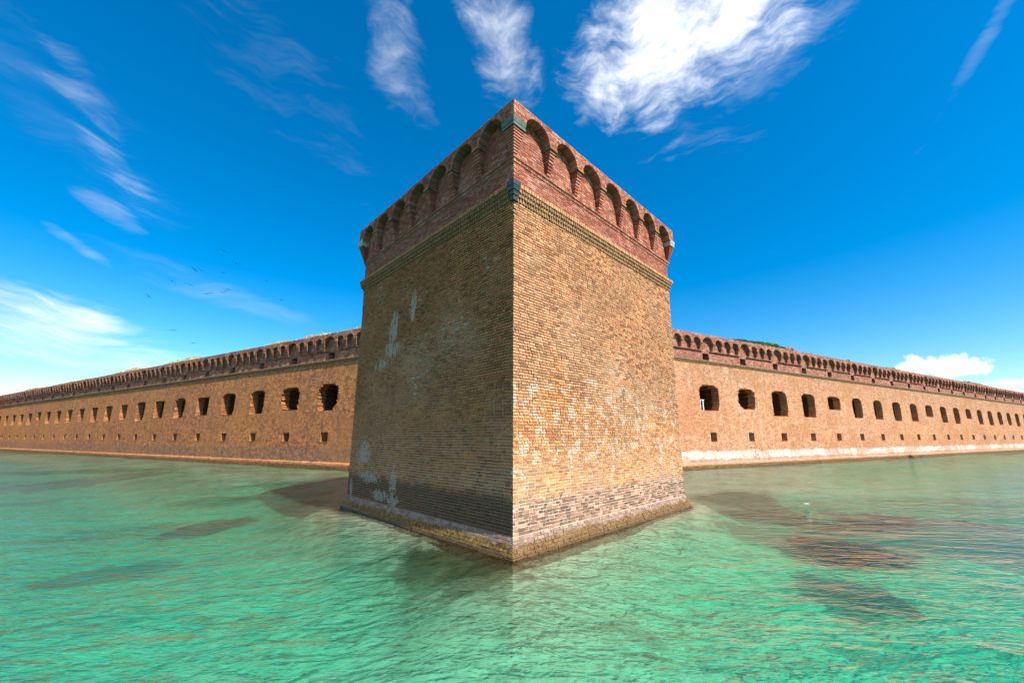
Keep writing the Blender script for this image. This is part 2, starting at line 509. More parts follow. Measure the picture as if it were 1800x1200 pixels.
M = {}
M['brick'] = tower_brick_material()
M['mortar'] = mortar_material()
M['tan_r'] = wall_brick_material('curtain_brick_buff', 1, False)
M['tan_l'] = wall_brick_material('curtain_brick_golden', -1, False)
M['red'] = wall_brick_material('parapet_brick_red', 1, True)
M['iron'] = simple_material('green_grey_cap', (0.05, 0.072, 0.056), (0.105, 0.135, 0.105), 5.0, 0.6, 0.4, 0.15)
M['iron_dark'] = simple_material('dark_green_block', (0.012, 0.02, 0.016), (0.03, 0.045, 0.035), 5.0, 0.5, 0.4, 0.15)
M['stone'] = simple_material('grey_stone', (0.30, 0.29, 0.26), (0.48, 0.46, 0.42), 6.0)
M['cornice'] = simple_material('weathered_cornice', (0.13, 0.085, 0.045), (0.30, 0.195, 0.10), 4.0, 0.95, 0.1, 0.6, 0.03)
M['inside'] = simple_material('shaded_casemate_brick', (0.05, 0.026, 0.014), (0.11, 0.06, 0.03), 5.0)  # dark brown colour stands in for the shade inside the embrasures
M['earth'] = simple_material('dry_earth', (0.22, 0.17, 0.09), (0.42, 0.34, 0.20), 0.7, 1.0, 0.05, 0.8, 0.2)
M['white_paint'] = simple_material('white_paint', (0.62, 0.62, 0.60), (0.78, 0.78, 0.76), 8.0, 0.6)
M['bird'] = simple_material('dark_plumage', (0.012, 0.012, 0.014), (0.03, 0.028, 0.028), 6.0, 0.8, 0.1, 0)
M['rock'] = simple_material('wet_rock', (0.02, 0.018, 0.014), (0.10, 0.08, 0.05), 4.0, 0.7, 0.3, 0.8, 0.05)
M['rubble'] = simple_material('red_rubble', (0.25, 0.10, 0.06), (0.42, 0.24, 0.16), 3.0, 0.95, 0.1, 0.8, 0.05)


def leaf_material(name, stops):
    m, nt, b = material(name)
    n = nt.math('FRACT', nt.add(nt.attr('tone'), nt.mul(nt.noise(nt.pos(), 0.25, 3), 0.8)))
    nt.l.new(nt.ramp(n, stops), b.inputs['Base Color'])
    b.inputs['Roughness'].default_value = 0.8
    return m


M['grass'] = leaf_material('dry_grass', [(0, (0.30, 0.24, 0.10)), (0.4, (0.40, 0.33, 0.15)), (0.7, (0.20, 0.20, 0.06)), (1, (0.46, 0.40, 0.22))])
M['shrub'] = leaf_material('green_scrub', [(0, (0.05, 0.10, 0.015)), (0.5, (0.11, 0.19, 0.03)), (1, (0.20, 0.25, 0.05))])


# ------------------------------------------------------------------ mesh helpers
def link(o, parent=None):
    COL.objects.link(o)
    if parent is not None:
        o.parent = parent
    return o


def mesh_obj(name, verts, faces, mat, parent=None, mw=None, uvs=None, mat_idx=None, attrs=None, smooth=False):
    me = bpy.data.meshes.new(name)
    me.from_pydata([tuple(v) for v in verts] if not isinstance(verts, np.ndarray) else verts.tolist(), [],
                   faces if not isinstance(faces, np.ndarray) else faces.tolist())
    for mm in (mat if isinstance(mat, (list, tuple)) else [mat]):
        me.materials.append(mm)
    if mat_idx is not None:
        me.polygons.foreach_set('material_index', np.array(mat_idx, np.int32))
    if uvs is not None:
        lay = me.uv_layers.new(name='UVMap')
        lay.data.foreach_set('uv', np.asarray(uvs, np.float32).ravel())
    if attrs is not None:
        for k, v in attrs.items():
            a = me.attributes.new(k, 'FLOAT', 'POINT')
            a.data.foreach_set('value', np.asarray(v, np.float32))
    if smooth:
        me.polygons.foreach_set('use_smooth', np.ones(len(me.polygons), bool))
    me.update()
    o = bpy.data.objects.new(name, me)
    link(o, parent)
    if mw is not None:
        o.matrix_local = mw
    return o


def tag(o, label, cat, group=None):
    o['label'] = label
    o['category'] = cat
    if group:
        o['group'] = group
    return o


def empty(name, loc=(0, 0, 0)):
    o = bpy.data.objects.new(name, None)
    o.empty_display_size = 0.5
    COL.objects.link(o)
    o.location = loc
    return o


def copy_part(o, parent, mw, name=None):
    c = o.copy()
    COL.objects.link(c)
    c.parent = parent
    c.matrix_local = mw
    return c


class MB:
    """quads and boxes in the frame of a wall: x to the right seen from outside, y inwards, z up; box-projected uv in metres"""
    def __init__(s):
        s.v, s.f, s.m, s.uv = [], [], [], []

    def face(s, pts, mi=0, uv=None):
        i = len(s.v)
        s.v += [tuple(p) for p in pts]
        s.f.append(tuple(range(i, i + len(pts))))
        s.m.append(mi)
        if uv is None:
            a, b_, c = Vector(pts[0]), Vector(pts[1]), Vector(pts[2])
            n = (b_ - a).cross(c - a)
            ax = max(range(3), key=lambda k: abs(n[k]))
            k0, k1 = ((1, 2), (0, 2), (0, 1))[ax]
            uv = [(p[k0], p[k1]) for p in pts]
        s.uv += uv

    def box(s, x0, x1, y0, y1, z0, z1, mi=0, skip=''):
        p = [(x0, y0, z0), (x1, y0, z0), (x1, y1, z0), (x0, y1, z0), (x0, y0, z1), (x1, y0, z1), (x1, y1, z1), (x0, y1, z1)]
        for k, q in (('f', (0, 1, 5, 4)), ('r', (1, 2, 6, 5)), ('k', (2, 3, 7, 6)), ('l', (3, 0, 4, 7)), ('t', (4, 5, 6, 7)), ('b', (3, 2, 1, 0))):
            if k not in skip:
                s.face([p[i] for i in q], mi)

    def build(s, name, mat, parent=None, mw=None):
        return mesh_obj(name, s.v, s.f, mat, parent, mw, s.uv, s.m)


def frame(origin, ang):
    """local x along the wall, y inwards"""
    return Matrix.Translation(Vector((origin[0], origin[1], 0))) @ Matrix.Rotation(ang, 4, 'Z')


# ------------------------------------------------------------------ layout of the fort
D = 11.0
LF = 11.0                               # length of a bastion face
FA_L = 0.7685                            # half angles of the salient either side of the line of sight
FA_R = math.pi / 2 - FA_L
S = np.array([0.0, D])
CUR_R = dict(b=1.0985, c=30.87, t0=23.80, B=6.593)
CUR_L = dict(b=1.0670, c=30.84, t0=22.59, B=6.593)
dR = np.array([math.sin(FA_R), math.cos(FA_R)])
dL = np.array([-math.sin(FA_L), math.cos(FA_L)])
P2R, P2L = S + dR * LF, S + dL * LF


def foot(p, c, side):
    """foot of the flank: from the shoulder square on to the curtain line"""
    d = np.array([side * math.sin(c['b']), math.cos(c['b'])])
    o = np.array([0.0, c['c']])
    return o + d * np.dot(p - o, d)


FR, FL = foot(P2R, CUR_R, 1), foot(P2L, CUR_L, -1)
CHAIN = [FL, P2L, S, P2R, FR]            # plan of the bastion, seen from outside left to right


def offset_chain(ch, o):
    """chain moved outwards by o with mitred corners; outside is on the right of the walking direction FL->FR"""
    n = []
    for a, b_ in zip(ch[:-1], ch[1:]):
        d = (b_ - a) / np.linalg.norm(b_ - a)
        n.append(np.array([d[1], -d[0]]))
    out = [ch[0] + n[0] * o]
    for i in range(1, len(ch) - 1):
        m = n[i - 1] + n[i]
        m = m / np.dot(m, n[i])
        out.append(ch[i] + m * o)
    out.append(ch[-1] + n[-1] * o)
    return out


def ring_stack(name, ch, prof, mats, parent, seg_mat=None, cap=None):
    """skin of a profile [(z, offset)] run along a chain of wall lines"""
    mb = MB()
    cum = [0.0]
    for a, b_ in zip(ch[:-1], ch[1:]):
        cum.append(cum[-1] + float(np.linalg.norm(b_ - a)))
    rings = [(z, offset_chain(ch, o)) for z, o in prof]
    vv = 0.0
    for (z0, r0), (z1, r1), (p0, p1) in zip(rings[:-1], rings[1:], zip(prof[:-1], prof[1:])):
        v1 = vv + math.hypot(p1[0] - p0[0], p1[1] - p0[1])
        for i in range(len(ch) - 1):
            mb.face([(*r0[i], z0), (*r0[i + 1], z0), (*r1[i + 1], z1), (*r1[i], z1)], seg_mat[i] if seg_mat else 0,
                    [(cum[i], z0), (cum[i + 1], z0), (cum[i + 1], z0 + v1 - vv), (cum[i], z0 + v1 - vv)])
        vv = v1
    if cap is not None:
        z, r = rings[-1]
        mb.face([(*q, z) for q in r], cap)
    return mb.build(name, mats, parent)


def band(name, ch, z0, z1, o_in, o0, o1, mat, parent, mb=None):
    """closed bar along a chain: outer offset o0 below, o1 above"""
    own = mb is None
    mb = mb or MB()
    ri, ra, rb = offset_chain(ch, o_in), offset_chain(ch, o0), offset_chain(ch, o1)
    n = len(ch)
    for i in range(n - 1):
        mb.face([(*ra[i], z0), (*ra[i + 1], z0), (*rb[i + 1], z1), (*rb[i], z1)])
        mb.face([(*ri[i], z0), (*ri[i + 1], z0), (*ra[i + 1], z0), (*ra[i], z0)])
        mb.face([(*rb[i], z1), (*rb[i + 1], z1), (*ri[i + 1], z1), (*ri[i], z1)])
    mb.face([(*ri[0], z0), (*ra[0], z0), (*rb[0], z1), (*ri[0], z1)])
    mb.face([(*ra[-1], z0), (*ri[-1], z0), (*ri[-1], z1), (*rb[-1], z1)])
    if own:
        return mb.build(name, mat, parent)
    return mb


# ------------------------------------------------------------------ the bastion
Z_FL, Z_C0, Z_C1, Z_S0, Z_S1, Z_TOP = 0.50, 10.39, 10.94, 11.76, 12.00, 13.67
FLARE = 0.22
OV = 0.33                                # overhang of the arcaded parapet
Z_SPR = 12.96
C_STEP = ((Z_C0, 10.53, .04), (10.53, 10.665, .085), (10.665, 10.80, .13), (10.80, Z_C1, .165))   # stepped cornice
tower = empty('bastion_tower', (0, D, 0))
tower.location = (0, 0, 0)
tag(tower, 'tall square-cornered brick bastion rising from the water with red arcaded parapet', 'bastion')

slope = FLARE / Z_FL
PROF = [(-3.4, FLARE + .25), (-.45, FLARE + slope * .45 - .012), (0.0, FLARE - .012), (Z_FL, -.010), (1.8, -.008), (3.6, -.030), (Z_C0, -.036),
        (Z_C0, C_STEP[0][2] - .035), (C_STEP[0][1], C_STEP[0][2] - .035), (C_STEP[1][0], C_STEP[1][2] - .04), (C_STEP[1][1], C_STEP[1][2] - .04),
        (C_STEP[2][0], C_STEP[2][2] - .04), (C_STEP[2][1], C_STEP[2][2] - .04), (C_STEP[3][0], C_STEP[3][2] - .03), (Z_C1 - .01, C_STEP[3][2] - .03),
        (Z_C1, -.014), (Z_S0, -.014), (Z_S0, .015), (11.88, .015), (11.88, .05), (Z_S1 - .004, .05), (Z_S1, -.014), (13.55, -.014)]
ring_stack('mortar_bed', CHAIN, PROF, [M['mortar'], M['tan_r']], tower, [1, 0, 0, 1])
ring_stack('wall_walk', CHAIN, [(13.53, .15), (13.55, .14)], [M['earth']], tower, cap=0)

MW_R, MW_L = frame(S, math.pi / 2 - FA_R), frame(S, -(math.pi / 2 - FA_L))

# --- brick list: each row (x0, x1, z0, z1, y_front, y_back, tilt) in the frame of a face
def arches_of(side):
    half, pier = 0.60, 0.362
    out = []
    x = 0.21
    for i in range(7):
        c = x + half
        out.append((side * c, half, .555))
        x += 2 * half + pier
    return out


def lay_course(lo, hi, z0, z1, yf, depth, k, blocked=(), jit=0.0025):
    """Flemish-like bond: stretchers and headers in turn, uneven lengths"""
    res = []
    x = lo
    i = k % 2
    first = True
    while x < hi - 0.02:
        w = 0.245 if (i % 2 == 0) else 0.12
        if random.random() < 0.18:
            w = 0.245 if w < 0.15 else 0.18
        if first and k % 2:
            w *= 0.75
        first = False
        w *= random.uniform(0.93, 1.07)
        x1 = min(x + w, hi)
        if hi - x1 < 0.05:
            x1 = hi
        segs = [(x, x1)]
        for (b0, b1) in blocked:
            ns = []
            for (s0, s1) in segs:
                if b1 <= s0 or b0 >= s1:
                    ns.append((s0, s1))
                else:
                    if b0 - s0 > 0.025:
                        ns.append((s0, b0))
                    if s1 - b1 > 0.025:
                        ns.append((b1, s1))
            segs = ns
        for (s0, s1) in segs:
            pit = 0.018 if (random.random() < 0.03 and yf == 0.0 and 4.0 < z0 < 10.3) else 0.0
            res.append((s0, s1, z0 + random.uniform(-jit, jit), z1 + random.uniform(-jit, jit), yf + pit + random.uniform(-.006, .006), yf + depth))
        x = x1 + random.uniform(0.012, 0.019)
        i += 1
    return res


def face_bricks(side):
    """all bricks of one visible face, mirrored for the left one"""
    out = []
    q = 0.1

    def start(k):                       # quoins: the two faces take turns at the corner
        even = (k % 2 == 0)
        return (random.uniform(-.004, .010) if random.random() > .06 else random.uniform(.02, .05)) if (even == (side > 0)) else q + 0.011
    k = 0
    z = Z_FL + 0.004
    ch = (Z_C0 - Z_FL) / 111.0
    while z < Z_C0 - 0.03:
        out += lay_course(start(k), LF, z, z + ch - (0.017 if z < 2.6 else 0.026 if z > 4.2 else 0.021), 0.0, 0.1, k)
        z += ch
        k += 1
    # stepped cornice of headers
    for j, (z0, z1, o) in enumerate(C_STEP):
        x = -o + (0.0 if (j % 2 == 0) == (side > 0) else q)
        while x < LF + o * 0.7:
            w = random.uniform(0.098, 0.110)
            out.append((x, x + w, z0 + .006, z1 - .003, -o + random.uniform(-.006, .006), 0.03))
            x += w + (random.uniform(.012, .022) if j == 3 else random.uniform(.020, .036))
    n = 11
    ch = (Z_S0 - Z_C1) / n
    for j in range(n):
        k += 1
        out += lay_course(start(k), LF, Z_C1 + j * ch + .004, Z_C1 + (j + 1) * ch - .010, 0.0, 0.1, k)
    for j, (z0, z1, o) in enumerate(((Z_S0, 11.88, .03), (11.88, Z_S1, .07))):
        x = -o + (0.0 if (j % 2 == 0) == (side > 0) else q)
        while x < LF + o * 0.7:
            w = random.uniform(0.19, 0.21) if j else random.uniform(.098, .11)
            out.append((x, x + w, z0 + .006, z1 - .004, -o + random.uniform(-.003, .003), 0.03))
            x += w + random.uniform(.008, .014)
    n = 15
    ch = (13.52 - Z_S1) / n
    for j in range(n):
        k += 1
        out += lay_course(start(k), LF, Z_S1 + j * ch + .004, Z_S1 + (j + 1) * ch - .010, 0.0, 0.06, k)
    # outer parapet face over the arches
    arcs = arches_of(1)
    n = 8
    ch = (Z_TOP - Z_SPR) / n
    for j in range(n):
        k += 1
        zc = Z_SPR + (j + 0.5) * ch
        bl = []
        for (c, h, hh) in arcs:
            ro = h + 0.112
            t = (zc - Z_SPR) / (hh + 0.112)
            if t < 1:
                w = ro * math.sqrt(1 - t * t)
                bl.append((c - w, c + w))
        even = (k % 2 == 0)
        x0 = -OV if (even == (side > 0)) else -OV + q + .011
        out += lay_course(x0, LF + OV * 0.73, Z_SPR + j * ch + .004, Z_SPR + (j + 1) * ch - .010, -OV, 0.06, k, bl)
    return out


def bricks_to_arrays(rows, side):
    a = np.array(rows)
    if side < 0:
        a = a.copy()
        a[:, [0, 1]] = -a[:, [1, 0]]
    n = len(a)
    x0, x1, z0, z1, yf, yb = a.T
    c = 0.0022
    v = np.empty((n, 8, 3))
    for i, (sx, sz, sy) in enumerate(((0, 0, 0), (1, 0, 0), (1, 1, 0), (0, 1, 0), (0, 0, 1), (1, 0, 1), (1, 1, 1), (0, 1, 1))):
        v[:, i, 0] = (x1 - (c if not sy else 0)) if sx else (x0 + (c if not sy else 0))
        v[:, i, 2] = (z1 - (c if not sy else 0)) if sz else (z0 + (c if not sy else 0))
        v[:, i, 1] = yb if sy else yf
    body = (v[:, :, 2] > .6) & (v[:, :, 2] < Z_C0 - .05)
    xx = np.abs(v[:, :, 0])
    v[:, :, 2] += body * (.010 * np.sin(xx * .8 + v[:, :, 2] * .5) + .006 * np.sin(xx * 2.1 + 1.3 * v[:, :, 2])) * np.clip(xx / .6, 0, 1)
    v[:, :, 1] += body * (.012 * np.sin(xx * .55 + v[:, :, 2] * .9) + .006 * np.sin(xx * 1.7 - v[:, :, 2] * 1.4)) * np.clip(xx / .8, 0, 1) * np.clip((v[:, :, 2] - 2.6) / 2.0, 0, 1)
    v[:, :4, :] += RNG.normal(0, 0.0022, (n, 4, 3))
    return v


BF = np.array([(0, 1, 2, 3), (1, 5, 6, 2), (4, 0, 3, 7), (3, 2, 6, 7), (4, 5, 1, 0)])


def project(P):
    v = np.asarray(P, float) - np.array([0, 0, CAM_H])
    c, s_ = math.cos(CAM_YAW), math.sin(CAM_YAW)
    x = v[:, 0] * c + v[:, 1] * s_
    y = -v[:, 0] * s_ + v[:, 1] * c
    fw = y * math.cos(CAM_P) + v[:, 2] * math.sin(CAM_P)
    up = -y * math.sin(CAM_P) + v[:, 2] * math.cos(CAM_P)
    return np.stack([CAM_CX + CAM_F * x / fw, CAM_CY - CAM_F * up / fw], 1)


def flare_bricks(side):
    """sloping plinth courses, pushed along the slope; returned as ready vertices"""
    Ls = math.hypot(FLARE, Z_FL)
    nz, no = -FLARE / Ls, None
    res = []
    k = 0
    s_ = -0.55
    while s_ < Ls - 0.02:
        chh = 0.098
        s0, s1 = s_ + .006, min(s_ + chh - .006, Ls)
        zc = s0 / Ls * Z_FL
        om = FLARE * (1 - s0 / Ls)
        x = -om + 0.012
        hi = LF + om * 0.72
        i = k
        while x < hi - .03:
            w = (0.25 if i % 2 == 0 else 0.14) * random.uniform(.9, 1.1)
            x1 = min(x + w, hi)
            pr = random.uniform(.0, .016)
            q = []
            for sy in (0, 1):
                for (xx, ss_) in ((x, s0), (x1, s0), (x1, s1), (x, s1)):
                    zz = ss_ / Ls * Z_FL
                    oo = FLARE * (1 - ss_ / Ls)
                    nd = pr if sy == 0 else -0.05
                    # outward normal of the slope
                    q.append((xx, -(oo + nd * Z_FL / Ls), zz + nd * FLARE / Ls))
            res.append(q)
            x = x1 + random.uniform(.010, .018)
            i += 1
        s_ += chh
        k += 1
    v = np.array(res)
    v[:, :4, :] += RNG.normal(0, 0.005, v[:, :4, :].shape)
    if side < 0:
        v[:, :, 0] *= -1
        v = v[:, [1, 0, 3, 2, 5, 4, 7, 6], :]
    return v


def make_bricks():
    allv, meta = [], []
    for side, mw in ((1, MW_R), (-1, MW_L)):
        v = bricks_to_arrays(face_bricks(side), side)
        v = np.concatenate([v, flare_bricks(side)])
        A = np.array(mw)
        w = v @ A[:3, :3].T + A[:3, 3]
        allv.append(w)
        meta += [side] * len(v)
    W = np.concatenate(allv)
    meta = np.array(meta)
    # projected area of the front faces
    q = project(W[:, :4, :].reshape(-1, 3)).reshape(-1, 4, 2)
    area = 0.5 * np.abs((q[:, 2, 0] - q[:, 0, 0]) * (q[:, 3, 1] - q[:, 1, 1]) - (q[:, 3, 0] - q[:, 1, 0]) * (q[:, 2, 1] - q[:, 0, 1]))
    area[W[:, :, 2].max(1) < 0.05] = 0
    order = np.argsort(-area)
    single = order[:300]
    rest = np.setdiff1d(np.arange(len(W)), single)
    V = W[rest].reshape(-1, 3)
    F = (np.arange(len(rest))[:, None, None] * 8 + BF[None]).reshape(-1, 4)
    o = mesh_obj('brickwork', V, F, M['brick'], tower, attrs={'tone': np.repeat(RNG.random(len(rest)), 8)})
    o['kind'] = 'stuff'
    # single bricks: a few shared meshes, scaled to length
    protos = []
    for j in range(14):
        vs = np.array([(-.5, 0, -.5), (.5, 0, -.5), (.5, 0, .5), (-.5, 0, .5), (-.5, 1, -.5), (.5, 1, -.5), (.5, 1, .5), (-.5, 1, .5)], float)
        vs[:4, [0, 2]] *= np.array([0.985, 0.95])
        vs[:4] += RNG.normal(0, 1, (4, 3)) * np.array([.012, .02, .035])
        me = bpy.data.meshes.new('brick')
        me.from_pydata(vs.tolist(), [], BF.tolist())
        me.materials.append(M['brick'])
        a = me.attributes.new('tone', 'FLOAT', 'POINT')
        a.data.foreach_set('value', np.full(8, j / 14.0, np.float32))
        protos.append(me)
    for i, bi in enumerate(single):
        w = W[bi]
        f = w[:4].mean(0)
        bk = w[4:].mean(0)
        ex = (w[1] - w[0] + w[2] - w[3]) / 2
        ez = (w[3] - w[0] + w[2] - w[1]) / 2
        ey = bk - f
        mat = Matrix(((ex[0], ey[0], ez[0], f[0]), (ex[1], ey[1], ez[1], f[1]), (ex[2], ey[2], ez[2], f[2]), (0, 0, 0, 1)))
        b = bpy.data.objects.new('brick', protos[i % 14])
        COL.objects.link(b)
        b.parent = tower
        b.matrix_local = mat


make_bricks()


# --- arcade pieces, in the frame of a wall
def parapet_slab(name, arcs, x0, x1, zspr, ztop, y0, y1, mat, parent, mw, xin0=None, xin1=None, seg=12):
    """outer parapet wall carried on arches: front, arch soffits, flat soffits over the corbels, top"""
    mb = MB()
    pts = [(x0, zspr)]
    for (c, h, hh) in sorted(arcs):
        for i in range(seg + 1):
            t = math.pi * (1 - i / seg)
            pts.append((c + h * math.cos(t), zspr + hh * math.sin(t)))
    pts.append((x1, zspr))
    for (a, za), (b_, zb) in zip(pts[:-1], pts[1:]):
        if b_ - a > 1e-6:
            mb.face([(a, y0, za), (b_, y0, zb), (b_, y0, ztop), (a, y0, ztop)])
        mb.face([(a, y1, za), (b_, y1, zb), (b_, y0, zb), (a, y0, za)], 0, None)
    mb.face([(x0, y0, ztop), (x1, y0, ztop), (x1 if xin1 is None else xin1, y1 + .5, ztop), (x0 if xin0 is None else xin0, y1 + .5, ztop)])
    mb.face([(x0, y1, zspr), (x0, y0, zspr), (x0, y0, ztop), (x0, y1, ztop)])
    mb.face([(x1, y0, zspr), (x1, y1, zspr), (x1, y1, ztop), (x1, y0, ztop)])
    return mb.build(name, mat, parent, mw)


def arch_ring(name, h, hh, y0, y1, mat, parent, mw, nv=21, th=0.108, gap=0.16):
    """voussoirs on edge round an arch; origin at the middle of the springing line"""
    V, F, T = [], [], []
    for i in range(nv):
        a0 = math.pi * (1 - (i + gap / 2) / nv)
        a1 = math.pi * (1 - (i + 1 - gap / 2) / nv)
        b_ = len(V)
        jy = random.uniform(-.004, .004)
        for (yy) in (y0 + jy, y1):
            for (aa, e) in ((a0, -.006), (a1, -.006), (a1, th), (a0, th)):
                V.append(((h + e) * math.cos(aa), yy, (hh + e) * math.sin(aa)))
        for q in ((0, 1, 2, 3), (1, 5, 6, 2), (4, 0, 3, 7), (3, 2, 6, 7), (4, 5, 1, 0)):
            F.append(tuple(b_ + k for k in q))
        T += [random.random()] * 8
    # uv needed by the far brick material
    me_uv = []
    for f in F:
        for k in f:
            me_uv.append((V[k][0] + V[k][1], V[k][2]))
    return mesh_obj(name, V, F, mat, parent, mw, me_uv, attrs={'tone': T})


def corbel(name, w0, w1, p0, p1, z0, z1, n, cap, mat, capmat, parent, mw):
    """stepped corbel: courses growing in width and reach, a flat cap on top; origin on the wall face at its middle"""
    V, F, T, UV, MI = [], [], [], [], []

    def bx(x0, x1, y0, y1, za, zb, t, mi=0):
        b_ = len(V)
        for zz in (za, zb):
            V.extend([(x0, y0, zz), (x1, y0, zz), (x1, y1, zz), (x0, y1, zz)])
        for q in ((0, 1, 5, 4), (1, 2, 6, 5), (3, 0, 4, 7), (4, 5, 6, 7), (3, 2, 1, 0)):
            F.append(tuple(b_ + k for k in q))
            for k in q:
                UV.append((V[b_ + k][0] + V[b_ + k][1] + .1, V[b_ + k][2]))
            MI.append(mi)
        T.extend([t] * 8)
    ch = (z1 - z0) / n
    for i in range(n):
        f = (i + 1) / n
        w = w0 + (w1 - w0) * f
        p = p0 + (p1 - p0) * f
        j = random.uniform(-.006, .006)
        bx(-w / 2 + j, w / 2 + j, -p, 0.02, z0 + i * ch + .004, z0 + (i + 1) * ch - .009, random.random())
        bx(-w / 2 + .014, w / 2 - .014, -p + .014, 0.02, z0 + i * ch - .006, z0 + (i + 1) * ch, random.random())
    if cap:
        bx(-w1 / 2 - .05, w1 / 2 + .05, -p1 - .055, .02, z1, z1 + cap - .003, .3, 1)
    return mesh_obj(name, V, F, [mat, capmat], parent, mw, UV, MI, {'tone': T})


def T3(x, y, z):
    return Matrix.Translation((x, y, z))


def face_arcade():
    corb = {}
    for side, mw in ((1, MW_R), (-1, MW_L)):
        arcs = arches_of(side)
        xs = [c for c, _, _ in arcs]
        if side > 0:
            x0, x1 = -OV + .008, LF + OV * .73
        else:
            x0, x1 = -(LF + OV * .73), OV - .008
        parapet_slab('parapet_wall', arcs, x0, x1, Z_SPR, Z_TOP - .006, -OV + .013, 0.0, M['mortar'], tower, mw)
        ring = None
        for c in xs:
            m4 = mw @ T3(c, 0, Z_SPR)
            if ring is None:
                ring = arch_ring('arch_ring', .60, .555, -OV - .012, 0.05, M['brick'], tower, m4, 23)
            else:
                copy_part(ring, tower, m4)
        first = None
        for a, b_ in zip(xs[:-1], xs[1:]):
            m4 = mw @ T3((a + b_) / 2, 0, 0)
            if first is None:
                first = corbel('corbel', .14, .29, .075, OV - .02, Z_S1, 12.87, 8, Z_SPR - 12.87, M['brick'], M['cornice'], tower, m4)
            else:
                copy_part(first, tower, m4)
    # corner corbels at the salient and both shoulders
    for nm, pt, da, db, capmat in (('salient', S, dL, dR, M['iron']), ('sl', P2L, (FL - P2L), -dL, M['stone']), ('sr', P2R, -dR, (FR - P2R), M['stone'])):
        da, db = da / np.linalg.norm(da), db / np.linalg.norm(db)
        mb = MB()
        n = 9
        for i in range(n):
            f = (i + 1) / n
            w = .05 + .12 * f
            p = .075 + (OV - .10) * f
            z0 = Z_S1 + (12.74 - Z_S1) * i / n
            z1 = Z_S1 + (12.74 - Z_S1) * (i + 1) / n
            ch = [pt + da * w, pt, pt + db * w]
            band('', ch, z0 + .004, z1 - .009, -.02, p, p, None, None, mb)
            ch2 = [pt + da * (w - .014), pt, pt + db * (w - .014)]
            band('', ch2, z0 - .006, z1, -.02, p - .014, p - .014, None, None, mb)
        o = mb.build('corner_corbel', [M['brick']], tower)
        ch = [pt + da * .19, pt, pt + db * .19]
        mb = MB()
        band('', ch, 12.74, 12.85, -.02, OV + .02, OV + .02, None, None, mb)
        band('', ch, 12.85, 13.02, -.02, OV + .03, OV + .06, None, None, mb)
        c = mb.build('corner_cap', [capmat], tower)
        if nm == 'salient':
            c['label'] = 'green-grey slab capping the corner corbel'
    # dark green blocks at the cornice corner
    mb = MB()
    ch = [S + dL * .12, S, S + dR * .12]
    for (z0, z1, o0, o1) in ((10.37, 10.52, .06, .08), (10.52, 10.66, .105, .125), (10.66, 10.80, .15, .18), (10.80, 10.955, .19, .205)):
        band('', ch, z0, z1 - .012, -.02, o0, o1, None, None, mb)
    c = mb.build('cornice_corner', [M['iron_dark']], tower)
    c['label'] = 'dark green stepped block on the cornice corner'
    # flanks: same parapet in plain brick material
    for pa, pb in ((FL, P2L), (P2R, FR)):
        d = (pb - pa)
        Lk = float(np.linalg.norm(d))
        mw = frame(pa, math.atan2(d[1], d[0]))
        n = 8
        pit = Lk / n
        arcs = [((i + .5) * pit, .555, .555) for i in range(n)]
        parapet_slab('parapet_wall', arcs, -0.02, Lk + .02, Z_SPR, Z_TOP - .008, -OV + .006, 0.0, M['red'], tower, mw)
        for i in range(1, n):
            corbel('corbel', .14, .29, .075, OV - .02, Z_S1, 12.87, 8, Z_SPR - 12.87, M['red'], M['cornice'], tower, mw @ T3(i * pit, 0, 0))
    # red band skin on the flank parapet zone so that it reads as brick there too
    for ch in ([FL, P2L], [P2R, FR]):
        ring_stack('flank_band', ch, [(Z_C1 + .01, .004), (Z_S0, .004)], [M['red']], tower)
        ring_stack('flank_band', ch, [(Z_S1 + .01, .004), (13.54, .004)], [M['red']], tower)


face_arcade()


# ------------------------------------------------------------------ curtain walls
def jagged(half, z0, z1, arch, rough, seed, rows=0.135):
    """opening as a list of rows (z0, z1, xl, xr): stepped brick edges, shouldered top"""
    rnd = random.Random(seed)
    n = max(4, int(round((z1 - z0) / rows)))
    out = []
    cl = rnd.uniform(0.0, 0.25) * rough
    cr = rnd.uniform(0.0, 0.25) * rough
    for i in range(n):
        za, zb = z0 + (z1 - z0) * i / n, z0 + (z1 - z0) * (i + 1) / n
        f = (i + .5) / n
        ins = 0.0
        top = 1 - f
        if arch > 0:
            d = top * (z1 - z0)
            if d < arch:
                ins = (1 - math.sqrt(max(0.0, 1 - (1 - d / arch) ** 2))) * half * .75
        tooth = (.09 if i % 2 else 0.0) * min(1.0, rough)
        bl = tooth + (cl * max(0, .3 - f) * 6 + rnd.uniform(-.07, .07) * rough)
        br = tooth + (cr * max(0, .3 - f) * 6 + rnd.uniform(-.07, .07) * rough)
        out.append((za, zb, -half + ins + bl, half - ins - br))
    return out


